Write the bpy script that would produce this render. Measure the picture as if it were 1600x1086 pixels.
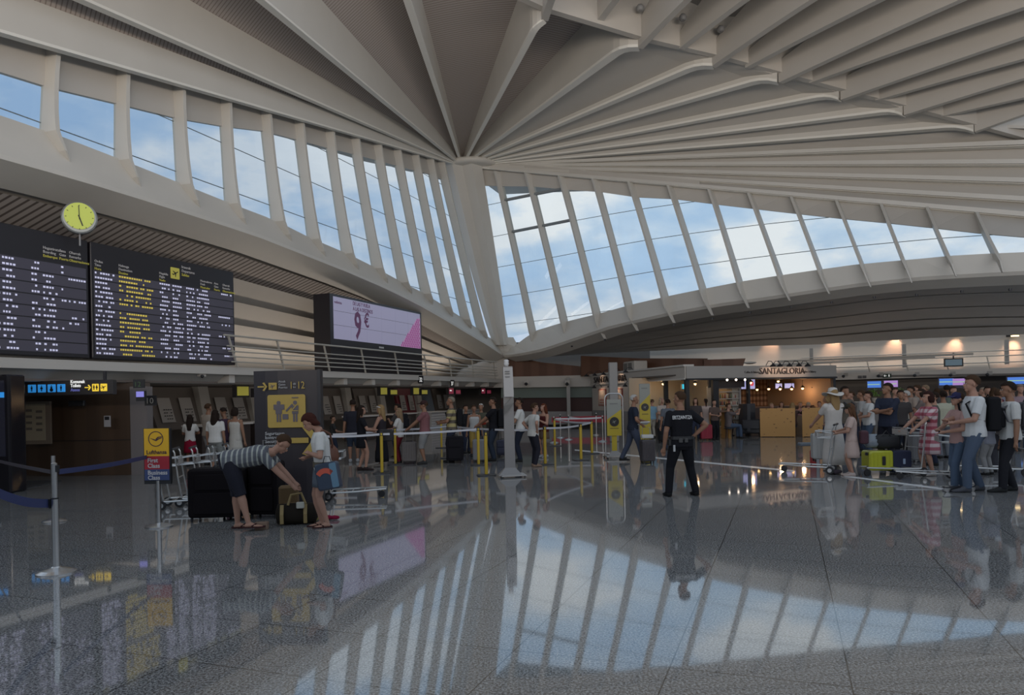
import bpy, bmesh, math, random
from mathutils import Vector, Matrix
for o in list(bpy.data.objects): bpy.data.objects.remove(o)
random.seed(7)
S = bpy.context.scene
COL = S.collection
# ---------------- camera ----------------
F = 1145.0; CX = 800.0; CY = 620.0; H0 = 1.75; ROLL = math.radians(1.2)
cd = bpy.data.cameras.new('camera'); cam = bpy.data.objects.new('camera', cd); COL.objects.link(cam)
cd.sensor_fit = 'HORIZONTAL'; cd.sensor_width = 36.0; cd.lens = F / 1600 * 36.0
cd.shift_x = 0.0; cd.shift_y = (CY - 543.0) / 1600.0
cd.clip_start = 0.1; cd.clip_end = 500
cam.location = (0, 0, H0)
cr, sr = math.cos(ROLL), math.sin(ROLL)
cam.matrix_world = Matrix(((cr, sr, 0, 0), (0, 0, -1, 0), (-sr, cr, 0, H0), (0, 0, 0, 1)))
S.camera = cam
# ---------------- world: sky with broken cloud ----------------
w = bpy.data.worlds.new('sky'); S.world = w; w.use_nodes = True
nt = w.node_tree; nt.nodes.clear()
def N(t, **k):
    n = nt.nodes.new(t)
    for a, v in k.items(): setattr(n, a, v)
    return n
out = N('ShaderNodeOutputWorld'); bg = N('ShaderNodeBackground')
tc = N('ShaderNodeTexCoord'); mp = N('ShaderNodeMapping'); mp.inputs['Scale'].default_value = (1.0, 1.0, 2.2)
mp.inputs['Location'].default_value = (0.35, 0.2, 0.9)
n1 = N('ShaderNodeTexNoise'); n1.inputs['Scale'].default_value = 4.2; n1.inputs['Detail'].default_value = 7; n1.inputs['Roughness'].default_value = 0.55
n2 = N('ShaderNodeTexNoise'); n2.inputs['Scale'].default_value = 2.3; n2.inputs['Detail'].default_value = 4
r1 = N('ShaderNodeValToRGB'); r1.color_ramp.elements[0].position = 0.39; r1.color_ramp.elements[1].position = 0.57
r1.color_ramp.elements[0].color = (0.42, 0.57, 0.76, 1); r1.color_ramp.elements[1].color = (0.84, 0.85, 0.86, 1)
e = r1.color_ramp.elements.new(0.47); e.color = (0.53, 0.65, 0.79, 1)
e = r1.color_ramp.elements.new(0.53); e.color = (0.70, 0.76, 0.83, 1)
r2 = N('ShaderNodeValToRGB'); r2.color_ramp.elements[0].position = 0.40; r2.color_ramp.elements[1].position = 0.62
r2.color_ramp.elements[0].color = (0.55, 0.63, 0.74, 1); r2.color_ramp.elements[1].color = (1, 1, 1, 1)
mx = N('ShaderNodeMixRGB', blend_type='MULTIPLY'); mx.inputs[0].default_value = 0.8
L = nt.links.new
L(tc.outputs['Generated'], mp.inputs[0]); L(mp.outputs[0], n1.inputs['Vector']); L(mp.outputs[0], n2.inputs['Vector'])
L(n1.outputs['Fac'], r1.inputs[0]); L(n2.outputs['Fac'], r2.inputs[0])
L(r1.outputs[0], mx.inputs[1]); L(r2.outputs[0], mx.inputs[2]); L(mx.outputs[0], bg.inputs[0])
bg.inputs[1].default_value = 1.08
L(bg.outputs[0], out.inputs[0])
S.view_settings.view_transform = 'Standard'; S.view_settings.look = 'None'
S.view_settings.gamma = 1; S.view_settings.use_curve_mapping = False
S.view_settings.exposure = 0.0
# ---------------- unseen area lights added to brighten roof and hall ----------------
def area(name, loc, nrm, sx, sy, power, col=(1.0, .87, .74)):
    l = bpy.data.lights.new(name, 'AREA'); l.shape = 'RECTANGLE'; l.size = sx; l.size_y = sy; l.energy = power; l.color = col
    o = bpy.data.objects.new(name, l); COL.objects.link(o); o.location = loc
    o.rotation_euler = Vector(nrm).to_track_quat('-Z', 'Y').to_euler(); return o
area('roof_fill', (4, -7, 6.0), (0, .30, .954), 44, 5, 11000)  # added fill behind the viewer that lifts the roof, no real fitting
area('checkin_fill', tuple(Vector((-16.9*math.cos(math.radians(20.5)) + 26*math.sin(math.radians(20.5)), 16.9*math.sin(math.radians(20.5)) + 26*math.cos(math.radians(20.5)), 2.315))), (0, 0, -1), 4.2, 24, 60)
bpy.data.objects['checkin_fill'].rotation_euler = (0, 0, -math.radians(20.5))
_g = lambda q, p: (p*math.cos(math.radians(20.5)) + q*math.sin(math.radians(20.5)), -p*math.sin(math.radians(20.5)) + q*math.cos(math.radians(20.5)))
area('left_vault_fill', (*_g(27, -17.4), 2.9), (.25, -.1, 1), .4, 20, 90)  # added upward fill that brightens the left vault
bpy.data.objects['left_vault_fill'].rotation_euler = (math.pi, 0, -math.radians(20.5))
area('hall_rear_fill', (22, 41.0, 2.25), (0, 0, -1), 24, 6, 130)  # added fill for the low area at the back


# ---------------- pixel <-> place ----------------
TH = math.radians(20.5); AS, AC = math.sin(TH), math.cos(TH)   # direction A (along the left wall)
def ray(px, py):
    dx, dy = px - CX, CY - py
    return (dx*cr + dy*sr) / F, (-dx*sr + dy*cr) / F
def W(px, py, d):
    u, v = ray(px, py); return Vector((u*d, d, H0 + v*d))
def G(px, py):
    u, v = ray(px, py); d = -H0 / v; return Vector((u*d, d, 0))
def HP(px, py, p):                       # hit of the plane at perpendicular offset p, gives (q, z)
    u, v = ray(px, py); t = p / (u*AC - AS)
    return Vector((u*t*AS + t*AC, H0 + v*t))
def LW(q, p, z): return Vector((p*AC + q*AS, -p*AS + q*AC, z))
RZA = math.pi/2 - TH

# ---------------- materials ----------------
MATS = {}
def mat(name, col, rough=0.6, metal=0.0, emit=0.0, bump=0.0, bscale=60, spec=0.5, coat=0.0):
    if name in MATS: return MATS[name]
    m = bpy.data.materials.new(name); m.use_nodes = True; t = m.node_tree; b = t.nodes['Principled BSDF']
    b.inputs['Base Color'].default_value = (*col, 1); b.inputs['Roughness'].default_value = rough
    b.inputs['Metallic'].default_value = metal; b.inputs['Specular IOR Level'].default_value = spec
    b.inputs['Coat Weight'].default_value = coat
    if emit: b.inputs['Emission Color'].default_value = (*col, 1); b.inputs['Emission Strength'].default_value = emit
    n = t.nodes.new('ShaderNodeTexNoise'); n.inputs['Scale'].default_value = bscale; n.inputs['Detail'].default_value = 3
    c = t.nodes.new('ShaderNodeTexCoord'); t.links.new(c.outputs['Object'], n.inputs['Vector'])
    if not emit:
        x = t.nodes.new('ShaderNodeMixRGB'); x.blend_type = 'MULTIPLY'; x.inputs[0].default_value = 0.12
        x.inputs[1].default_value = (*col, 1); t.links.new(n.outputs['Fac'], x.inputs[2]); t.links.new(x.outputs[0], b.inputs['Base Color'])
    if bump:
        bp = t.nodes.new('ShaderNodeBump'); bp.inputs['Strength'].default_value = bump
        t.links.new(n.outputs['Fac'], bp.inputs['Height']); t.links.new(bp.outputs[0], b.inputs['Normal'])
    MATS[name] = m; return m
def wave_mat(name, c1, c2, scale, axis='Z', rough=0.7, thr=(0.45, 0.55), rings=False, bands2=None, center=(0, 0, 0)):
    if name in MATS: return MATS[name]
    m = bpy.data.materials.new(name); m.use_nodes = True; t = m.node_tree; b = t.nodes['Principled BSDF']
    b.inputs['Roughness'].default_value = rough
    c = t.nodes.new('ShaderNodeTexCoord'); mpn = t.nodes.new('ShaderNodeMapping'); mpn.inputs['Location'].default_value = center
    t.links.new(c.outputs['Object'], mpn.inputs[0])
    wv = t.nodes.new('ShaderNodeTexWave'); wv.wave_type = 'RINGS' if rings else 'BANDS'
    if rings: wv.rings_direction = axis
    else: wv.bands_direction = axis
    wv.inputs['Scale'].default_value = scale; t.links.new(mpn.outputs[0], wv.inputs['Vector'])
    rp = t.nodes.new('ShaderNodeValToRGB'); rp.color_ramp.elements[0].position, rp.color_ramp.elements[1].position = thr
    rp.color_ramp.elements[0].color = (*c1, 1); rp.color_ramp.elements[1].color = (*c2, 1)
    t.links.new(wv.outputs['Fac'], rp.inputs[0]); last = rp.outputs[0]
    if bands2:
        w2 = t.nodes.new('ShaderNodeTexWave'); w2.bands_direction = bands2[0]; w2.inputs['Scale'].default_value = bands2[1]
        t.links.new(mpn.outputs[0], w2.inputs['Vector'])
        r3 = t.nodes.new('ShaderNodeValToRGB'); r3.color_ramp.elements[0].position = .45; r3.color_ramp.elements[1].position = .55
        r3.color_ramp.elements[0].color = (*bands2[2], 1); r3.color_ramp.elements[1].color = (1, 1, 1, 1); t.links.new(w2.outputs['Fac'], r3.inputs[0])
        x = t.nodes.new('ShaderNodeMixRGB'); x.blend_type = 'MULTIPLY'; x.inputs[0].default_value = 1
        t.links.new(last, x.inputs[1]); t.links.new(r3.outputs[0], x.inputs[2]); last = x.outputs[0]
    t.links.new(last, b.inputs['Base Color']); MATS[name] = m; return m

# ---------------- mesh helpers ----------------
class MB:
    def __init__(s): s.v = []; s.f = []
    def add(s, vs, fs):
        o = len(s.v); s.v += [Vector(v) for v in vs]; s.f += [tuple(i + o for i in f) for f in fs]; return s
    def box(s, x0, x1, y0, y1, z0, z1, M=None):
        vs = [Vector((x, y, z)) for z in (z0, z1) for y in (y0, y1) for x in (x0, x1)]
        if M is not None: vs = [M @ v for v in vs]
        return s.add(vs, [(0, 2, 3, 1), (4, 5, 7, 6), (0, 1, 5, 4), (2, 6, 7, 3), (0, 4, 6, 2), (1, 3, 7, 5)])
    def rbox(s, x0, x1, y0, y1, z0, z1, r=0.03, n=4, M=None, axis='z'):     # box with rounded vertical (axis) edges
        ring = []
        if axis == 'z': a0, a1, b0, b1, c0, c1 = x0, x1, y0, y1, z0, z1
        elif axis == 'y': a0, a1, b0, b1, c0, c1 = x0, x1, z0, z1, y0, y1
        else: a0, a1, b0, b1, c0, c1 = y0, y1, z0, z1, x0, x1
        for cx_, cy_, a in ((a1-r, b1-r, 0), (a0+r, b1-r, 90), (a0+r, b0+r, 180), (a1-r, b0+r, 270)):
            for k in range(n+1):
                t = math.radians(a + 90*k/n); ring.append((cx_ + r*math.cos(t), cy_ + r*math.sin(t)))
        e = min(r*0.5, abs(c1-c0)*0.2); m = len(ring); vs = []
        mxx, myy = (a0+a1)/2, (b0+b1)/2
        kx = 1 - e/max(1e-6, (a1-a0)/2); ky = 1 - e/max(1e-6, (b1-b0)/2)
        for c, q in ((c0, 1), (c0+e, 0), (c1-e, 0), (c1, 1)):
            for (a, b) in ring:
                if q: a = mxx + (a-mxx)*kx; b = myy + (b-myy)*ky
                vs.append({'z': (a, b, c), 'y': (a, c, b), 'x': (c, a, b)}[axis])
        if M is not None: vs = [M @ Vector(v) for v in vs]
        fs = [tuple(range(m))[::-1], tuple(range(3*m, 4*m))]
        for l in range(3):
            for i in range(m): fs.append((l*m+i, l*m+(i+1) % m, (l+1)*m+(i+1) % m, (l+1)*m+i))
        return s.add(vs, fs)
    def tube(s, pts, r, n=8, cap=True, ell=None):
        pts = [Vector(p) for p in pts]; rs = r if isinstance(r, (list, tuple)) else [r]*len(pts)
        vs = []; prev = None
        for i, p in enumerate(pts):
            d = (pts[min(i+1, len(pts)-1)] - pts[max(i-1, 0)]).normalized()
            if prev is None:
                a = Vector((0, 0, 1)) if abs(d.z) < 0.9 else Vector((0, 1, 0)); x = d.cross(a).normalized()
            else: x = (prev - d*prev.dot(d)).normalized()
            prev = x; y = d.cross(x)
            for k in range(n):
                t = 2*math.pi*k/n; vs.append(p + (x*math.cos(t) + y*math.sin(t))*rs[i])
        m = len(pts); fs = []
        for l in range(m-1):
            for i in range(n): fs.append((l*n+i, l*n+(i+1) % n, (l+1)*n+(i+1) % n, (l+1)*n+i))
        if cap: fs += [tuple(range(n))[::-1], tuple(range((m-1)*n, m*n))]
        return s.add(vs, fs)
    def loft(s, rings, closed=True, cap=False):
        n = len(rings[0]); vs = [v for r in rings for v in r]; fs = []
        for l in range(len(rings)-1):
            for i in range(n if closed else n-1): fs.append((l*n+i, l*n+(i+1) % n, (l+1)*n+(i+1) % n, (l+1)*n+i))
        if cap: fs += [tuple(range(n))[::-1], tuple(range((len(rings)-1)*n, len(rings)*n))]
        return s.add(vs, fs)
    def lathe(s, prof, n=20, c=(0, 0, 0), M=None):
        rings = []
        for r, z in prof:
            ring = [Vector((c[0]+r*math.cos(2*math.pi*k/n), c[1]+r*math.sin(2*math.pi*k/n), c[2]+z)) for k in range(n)]
            if M is not None: ring = [M @ v for v in ring]
            rings.append(ring)
        return s.loft(rings, True, True)
    def ball(s, c, rx, ry=None, rz=None, n=12, m=8, M=None):
        ry = rx if ry is None else ry; rz = rx if rz is None else rz; c = Vector(c); rings = []
        for j in range(m+1):
            t = math.pi*(j+0.02 if j == 0 else (j-0.02 if j == m else j))/m
            ring = []
            for k in range(n):
                p = 2*math.pi*k/n; v = Vector((rx*math.sin(t)*math.cos(p), ry*math.sin(t)*math.sin(p), -rz*math.cos(t)))
                if M is not None: v = M @ v
                ring.append(c + v)
            rings.append(ring)
        return s.loft(rings, True, True)
    def quad(s, a, b, c, d): return s.add([a, b, c, d], [(0, 1, 2, 3)])
    def slab(s, pts, off):                       # polygon extruded by a vector
        n = len(pts); pts = [Vector(p) for p in pts]; off = Vector(off)
        vs = pts + [p + off for p in pts]
        return s.add(vs, [tuple(range(n))[::-1], tuple(range(n, 2*n))] + [(i, (i+1) % n, n+(i+1) % n, n+i) for i in range(n)])
    def beam(s, pts, wdt, hgt, side=None, up=(0, 0, 1)):   # rectangular section along a polyline; hgt goes up from the line
        pts = [Vector(p) for p in pts]; rings = []; up = Vector(up)
        hs = hgt if isinstance(hgt, (list, tuple)) else [hgt]*len(pts)
        ws = wdt if isinstance(wdt, (list, tuple)) else [wdt]*len(pts)
        for i, p in enumerate(pts):
            d = (pts[min(i+1, len(pts)-1)] - pts[max(i-1, 0)]).normalized()
            x = d.cross(up).normalized() if side is None else Vector(side)
            a = x*ws[i]/2; rings.append([p - a, p + a, p + a + up*hs[i], p - a + up*hs[i]])
        return s.loft(rings, True, True)
    def build(s, name, m, parent=None, smooth=False, label=None, loc=None, rz=0):
        me = bpy.data.meshes.new(name); me.from_pydata([tuple(v) for v in s.v], [], s.f); me.validate(); me.update()
        bm = bmesh.new(); bm.from_mesh(me); bmesh.ops.recalc_face_normals(bm, faces=bm.faces); bm.to_mesh(me); bm.free()
        me.materials.append(m)
        if smooth:
            for p in me.polygons: p.use_smooth = True
        o = bpy.data.objects.new(name, me); COL.objects.link(o)
        if parent: o.parent = parent
        if label: o['label'] = label
        if loc is not None: o.location = loc; o.rotation_euler = (0, 0, rz)
        return o
def thing(name, label, cat, loc=(0, 0, 0), rz=0, group=None, kind=None):
    o = bpy.data.objects.new(name, None); COL.objects.link(o); o.location = loc; o.rotation_euler = (0, 0, rz)
    o.empty_display_size = 0.2
    o['label'] = label; o['category'] = cat
    if group: o['group'] = group
    if kind: o['kind'] = kind
    return o
def tag(o, label=None, cat=None, group=None, kind=None):
    for k, v in (('label', label), ('category', cat), ('group', group), ('kind', kind)):
        if v: o[k] = v
    return o
def struct(name, loc=(0, 0, 0), rz=0, label=None, cat=None):
    o = bpy.data.objects.new(name, None); COL.objects.link(o); o.location = loc; o.rotation_euler = (0, 0, rz); o['kind'] = 'structure'
    return o
def smooth_sharp(o, ang=35):
    for p in o.data.polygons: p.use_smooth = True
    try: o.data.set_sharp_from_angle(angle=math.radians(ang))
    except Exception: pass
    return o
def copy_tree(o, parent=None):
    c = o.copy(); COL.objects.link(c); c.parent = parent
    for ch in list(o.children): copy_tree(ch, c)
    return c
_fonts = {}
def text(s, size, M, m, parent, name='lettering', depth=0.004, align='LEFT', bold=0.0, sx=1.0, label=None):
    cu = bpy.data.curves.new('txt', 'FONT'); cu.body = s; cu.size = size; cu.extrude = depth; cu.align_x = align; cu.offset = bold*size; cu.resolution_u = 2
    t = bpy.data.objects.new('txt', cu); COL.objects.link(t)
    dg = bpy.context.evaluated_depsgraph_get(); dg.update()
    me = bpy.data.meshes.new_from_object(t.evaluated_get(dg)); bpy.data.objects.remove(t)
    me.transform(M @ Matrix.Diagonal((sx, 1, 1, 1))); me.materials.clear(); me.materials.append(m)
    o = bpy.data.objects.new(name, me); COL.objects.link(o); o.parent = parent
    if label: o['label'] = label
    return o
def frontM(x, y, z):     # text in the local xz plane facing local -y, at (x,y,z)
    return Matrix.Translation((x, y, z)) @ Matrix.Rotation(math.pi/2, 4, 'X')

white_paint = mat('cream paint', (0.53, 0.50, 0.455), 0.55, bscale=0.6)
white2 = mat('cream steel', (0.61, 0.585, 0.535), 0.45, bscale=0.8)
soffit_m = mat('beige soffit plaster', (0.46, 0.43, 0.39), 0.7, bscale=0.7)
black = mat('black plastic', (0.012, 0.012, 0.014), 0.45)
dark = mat('dark metal', (0.03, 0.03, 0.035), 0.4, metal=0.3)
chrome = mat('brushed steel', (0.62, 0.62, 0.62), 0.28, metal=1.0)
steel = mat('cart steel', (0.55, 0.55, 0.54), 0.32, metal=0.9)
grey = mat('grey laminate', (0.28, 0.28, 0.28), 0.5)
# ================= floor =================
def floor_mat():
    m = bpy.data.materials.new('polished granite'); m.use_nodes = True; t = m.node_tree; b = t.nodes['Principled BSDF']; K = t.links.new
    c = t.nodes.new('ShaderNodeTexCoord'); mpn = t.nodes.new('ShaderNodeMapping'); mpn.vector_type = 'POINT'
    mpn.inputs['Rotation'].default_value = (0, 0, TH); mpn.inputs['Location'].default_value = (-0.33, -0.50, 0)
    K(c.outputs['Object'], mpn.inputs[0])
    br = t.nodes.new('ShaderNodeTexBrick'); br.offset = 0; br.squash = 1
    for k, v in (('Scale', 1), ('Mortar Size', 0.005), ('Mortar Smooth', 0.1), ('Brick Width', 1.06), ('Row Height', 0.845), ('Bias', 0)): br.inputs[k].default_value = v
    br.inputs['Color1'].default_value = (0.95, 0.95, 0.95, 1); br.inputs['Color2'].default_value = (1.05, 1.05, 1.05, 1); br.inputs['Mortar'].default_value = (0.15, 0.15, 0.15, 1)
    K(mpn.outputs[0], br.inputs['Vector'])
    n = t.nodes.new('ShaderNodeTexNoise'); n.inputs['Scale'].default_value = 60; n.inputs['Detail'].default_value = 3; n.inputs['Roughness'].default_value = .75; K(c.outputs['Object'], n.inputs['Vector'])
    r = t.nodes.new('ShaderNodeValToRGB'); r.color_ramp.elements[0].position = .40; r.color_ramp.elements[1].position = .62
    r.color_ramp.elements[0].color = (0.035, 0.034, 0.034, 1); r.color_ramp.elements[1].color = (0.36, 0.355, 0.345, 1)
    K(n.outputs['Fac'], r.inputs[0])
    x = t.nodes.new('ShaderNodeMixRGB'); x.blend_type = 'MULTIPLY'; x.inputs[0].default_value = 1; K(r.outputs[0], x.inputs[1]); K(br.outputs['Color'], x.inputs[2])
    K(x.outputs[0], b.inputs['Base Color'])
    n3 = t.nodes.new('ShaderNodeTexNoise'); n3.inputs['Scale'].default_value = .7; n3.inputs['Detail'].default_value = 3; K(c.outputs['Object'], n3.inputs['Vector'])
    mr = t.nodes.new('ShaderNodeMapRange'); mr.inputs['To Min'].default_value = 0.02; mr.inputs['To Max'].default_value = 0.055; K(n3.outputs['Fac'], mr.inputs['Value']); 
    n4 = t.nodes.new('ShaderNodeTexNoise'); n4.inputs['Scale'].default_value = 140; n4.inputs['Detail'].default_value = 2; K(c.outputs['Object'], n4.inputs['Vector'])
    r4 = t.nodes.new('ShaderNodeMapRange'); r4.inputs['From Min'].default_value = .55; r4.inputs['From Max'].default_value = .75; r4.inputs['To Min'].default_value = 0; r4.inputs['To Max'].default_value = .16; K(n4.outputs['Fac'], r4.inputs['Value'])
    ad = t.nodes.new('ShaderNodeMath'); ad.operation = 'ADD'; K(mr.outputs[0], ad.inputs[0]); K(r4.outputs[0], ad.inputs[1]); K(ad.outputs[0], b.inputs['Roughness'])
    b.inputs['IOR'].default_value = 3.3; b.inputs['Specular IOR Level'].default_value = 0.5
    return m
fl = MB().quad((-45, -25, 0), (60, -25, 0), (60, 75, 0), (-45, 75, 0)).build('floor', floor_mat()); fl['kind'] = 'structure'
st = MB().slab([G(898, 702.5), G(1240, 735), G(1240, 737), G(898, 704)], (0, 0, .006)).build('sun_streak_1', mat('painted sun streak', (.8, .8, .8), .25, metal=.0, spec=1), None); st['kind'] = 'structure'  # streak of sunlight on the floor, put in as a pale strip
st = MB().slab([G(1318, 743), G(1480, 764), G(1480, 766), G(1318, 744.5)], (0, 0, .006)).build('sun_streak_2', MATS['painted sun streak'], None); st['kind'] = 'structure'  # second length of the sunlight streak, also a pale strip

# ================= roof =================
def resample(pts, n):
    ls = [0]
    for a, b in zip(pts, pts[1:]): ls.append(ls[-1] + (b-a).length)
    o = []
    for i in range(n+1):
        s_ = ls[-1]*i/n
        for j in range(len(ls)-1):
            if s_ <= ls[j+1]+1e-6: break
        o.append(pts[j] + (pts[j+1]-pts[j])*((s_-ls[j])/max(1e-6, ls[j+1]-ls[j])))
    return o

HUB = W(722, 260, 37.0)
slat = wave_mat('slatted ceiling', (.25, .21, .19), (.42, .375, .345), 2.6, axis='SPHERICAL', rings=True, thr=(.05, .3), center=tuple(-HUB))
ceiling = struct('ceiling')
ENDS = [(0, 52, 14.9, .9, 1.5), (125, 0, 15.8, 1.4, 1.5), (407, 0, 18.7, 1.7, 1.5), (636, 0, 22.6, 1.6, 1.5), (800, 112, 23.9, 2.0, 1.4)]
RIBS = []
def rib_line(px, py, d, D, ext, n=14):
    E = W(px, py, d); return [HUB + (E-HUB)*(ext*i/n) for i in range(n+1)], D
RIBS.append(rib_line(0, 52, 14.9, 1.0, 1.5)); RIBS.append(rib_line(125, 0, 15.8, 1.5, 1.5)); RIBS.append(rib_line(407, 0, 18.7, 1.9, 1.5))
RIBS.append(rib_line(636, 0, 22.6, 1.6, 1.35))
def hook_line(pm, dm, pe, de, D):        # hub -> straight to pm -> bends level to pe
    M_ = W(*pm, dm); E = W(*pe, de); pts = [HUB + (M_-HUB)*(i/11) for i in range(12)]
    for t in (0.33, 0.66, 1.0):
        a = M_ + (M_-HUB).normalized()*(E-M_).length*0.5
        pts.append((M_*(1-t)**2 + a*2*t*(1-t) + E*t*t))
    return pts, D
for pm, dm, pe, de in (((833, 50), 24.6, (851, 33), 24.2), ((962, 84), 26.2, (998, 76), 25.7), ((1075, 110), 27.2, (1114, 105), 26.7), ((1175, 130), 27.7, (1215, 130), 27.2),
                       ((1277, 154), 28.4, (1312, 157), 27.9), ((1377, 177), 28.6, (1412, 181), 28.1), ((1477, 201), 28.8, (1522, 207), 28.3)):
    RIBS.append(hook_line(pm, dm, pe, de, 2.2))
for px, py, d, D in ((1600, 229, 28.6, 2.0), (1600, 259, 28.5, 1.8), (1600, 288, 28.2, 1.5), (1600, 317, 27.8, 1.2), (1600, 341, 27.0, .8)):
    RIBS.append(rib_line(px, py, d, D, 1.35))
def dep(D, i, n): return 0.18 + (D-0.18)*min(1.0, (i/n)*1.25)**0.8
for k, (pts, D) in enumerate(RIBS):
    n = len(pts)-1
    hs = [dep(D, i, n) for i in range(n+1)]
    wd = [0.10 + 0.14*i/n for i in range(n+1)]
    if k >= 11: hs = [.10 + .08*min(1, i/n*1.3) for i in range(n+1)]; wd = [.10 + .55*min(1, i/n*1.3) for i in range(n+1)]
    MB().beam(pts, wd, hs).build('rib', white2, ceiling)
    MB().beam([p - Vector((0, 0, .02)) for p in pts], [.12 + (.24 if k >= 5 else .12)*min(1, i/n*1.3) for i in range(n+1)], [.05 + (.05 if k >= 5 else .02)*min(1, i/n*1.3) for i in range(n+1)]).build('rib_flange', mat('rib flange lit tone', (.80, .78, .72), .4, bscale=.8), ceiling)  # paler flange colour stands for light coming up from the floor
for k in range(len(RIBS)-1):
    (a, Da), (b, Db) = RIBS[k], RIBS[k+1]; n = len(a)-1
    ra = [p + Vector((0, 0, dep(Da, i, n)-.03)) for i, p in enumerate(a)]; rb = [p + Vector((0, 0, dep(Db, i, n)-.03)) for i, p in enumerate(b)]
    if k >= 5: rb = [p + Vector((0, 0, .12 + .16*i/(len(b)-1))) for i, p in enumerate(b)]; ra = [p + Vector((0, 0, .13 + .40*min(1, i/n*1.3))) for i, p in enumerate(a)]; nn = 14; ra = resample(ra, nn); rb = resample(rb, nn); n = nn
    back = lambda pts, e_: [p + Vector((.12, .28, .02))*min(1, .15 + i/nn*1.4) + Vector((0, 0, e_)) for i, p in enumerate(pts)]
    if k >= 10: ra = back(resample(a, nn), .16 if k > 10 else .3); rb = back(resample(b, nn), .03)
    MB().loft([[ra[i], rb[i], rb[i] + Vector((0, 0, .12)), ra[i] + Vector((0, 0, .12))] for i in range(n+1)], True, True).build('ceiling_panel', slat if k < 5 else white_paint, ceiling)
# the pierced hub cap
MB().lathe([(.05, .25), (.9, .18), (1.5, .05), (1.55, -.12), (1.3, -.2), (.05, -.22)], 28, HUB + Vector((.5, .1, 0))).build('hub', white2, ceiling, True)
# second roof field beyond the edge beam
EDGE = [W(800, -8, 23.3), W(850, 15, 24.0), W(1010, 63, 25.6), W(1130, 91, 26.6), W(1230, 118, 27.2), W(1325, 144, 27.8), W(1425, 170, 28.1), W(1535, 200, 28.3), W(1640, 229, 28.6)]
dirE = (EDGE[-1]-EDGE[0]).normalized()
far = MB(); far.beam(EDGE, .25, 2.4); far.build('edge_beam', white_paint, ceiling)
darkroof = mat('shaded roof lining', (.30, .285, .265), .75, bscale=.5)  # shade of the recess is put into this darker colour
R2 = [((851, 33), 24.2, (865, 0), 22.5), ((935, 37), 24.9, (970, 0), 23.2), ((1000, 76), 25.7, (1084, 0), 22.6), ((1065, 77), 26.0, (1178, 0), 22.7),
      ((1115, 105), 26.7, (1285, 0), 22.2), ((1168, 107), 26.9, (1395, 0), 21.8), ((1220, 130), 27.2, (1525, 0), 21.4), ((1267, 131), 27.5, (1600, 22), 21.6),
      ((1316, 157), 27.9, (1600, 65), 23.0), ((1370, 158), 28.0, (1600, 99), 24.2), ((1414, 181), 28.1, (1600, 129), 25.2), ((1472, 183), 28.2, (1600, 159), 26.2), ((1524, 207), 28.3, (1600, 185), 27.2)]
R3 = []
for i, (ps, ds, pe, de) in enumerate(R2):
    a = W(*ps, ds); b = W(*pe, de); c = b + (b-a)*(0.7 if i < 8 else 2.2)
    pts = []
    for j in range(13):
        t = j/12; p = a + (c-a)*t; p.z += 0.9*math.sin(min(1, t*1.6)*math.pi/2)*(0.18 if t < 1 else .18); pts.append(p)
    R3.append(pts)
    MB().beam(pts, .24, [(.55 if i % 2 else .8) + 1.1*min(1, 2.0*t/12) for t in range(13)]).build('rib', white_paint, ceiling)
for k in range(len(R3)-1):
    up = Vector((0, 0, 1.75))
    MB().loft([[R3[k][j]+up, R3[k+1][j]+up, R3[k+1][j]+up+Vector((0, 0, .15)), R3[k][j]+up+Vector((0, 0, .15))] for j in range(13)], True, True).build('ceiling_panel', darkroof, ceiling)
for px, py, d in ((1000, 12, 25), (1067, 27, 25.4), (1126, 45, 26)):
    MB().lathe([(.08, .1), (.14, .02), (.12, -.08), (.07, -.12), (.03, -.1)], 14, W(px, py, d)).build('ceiling_spotlight', grey, ceiling, True)

# ================= left glazing =================
PL = -15.4
def PW(px, py, p=PL): q, z = HP(px, py, p); return LW(q, p, z)
LM = [(-62, 52, -75, 160), (78, 98, 72, 208), (188, 122, 187, 252), (275, 145, 283, 290), (348, 162, 358, 320), (410, 175, 430, 347), (462, 192, 486, 375), (510, 208, 539, 397),
      (550, 220, 586, 420), (585, 230, 626, 442), (616, 240, 662, 460), (644, 246, 694, 480), (667, 250, 724, 500), (685, 257, 749, 517)]
Ltop = [PW(a, b) for a, b, c, d in LM]; Lbot = [PW(c, d) for a, b, c, d in LM]
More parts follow.
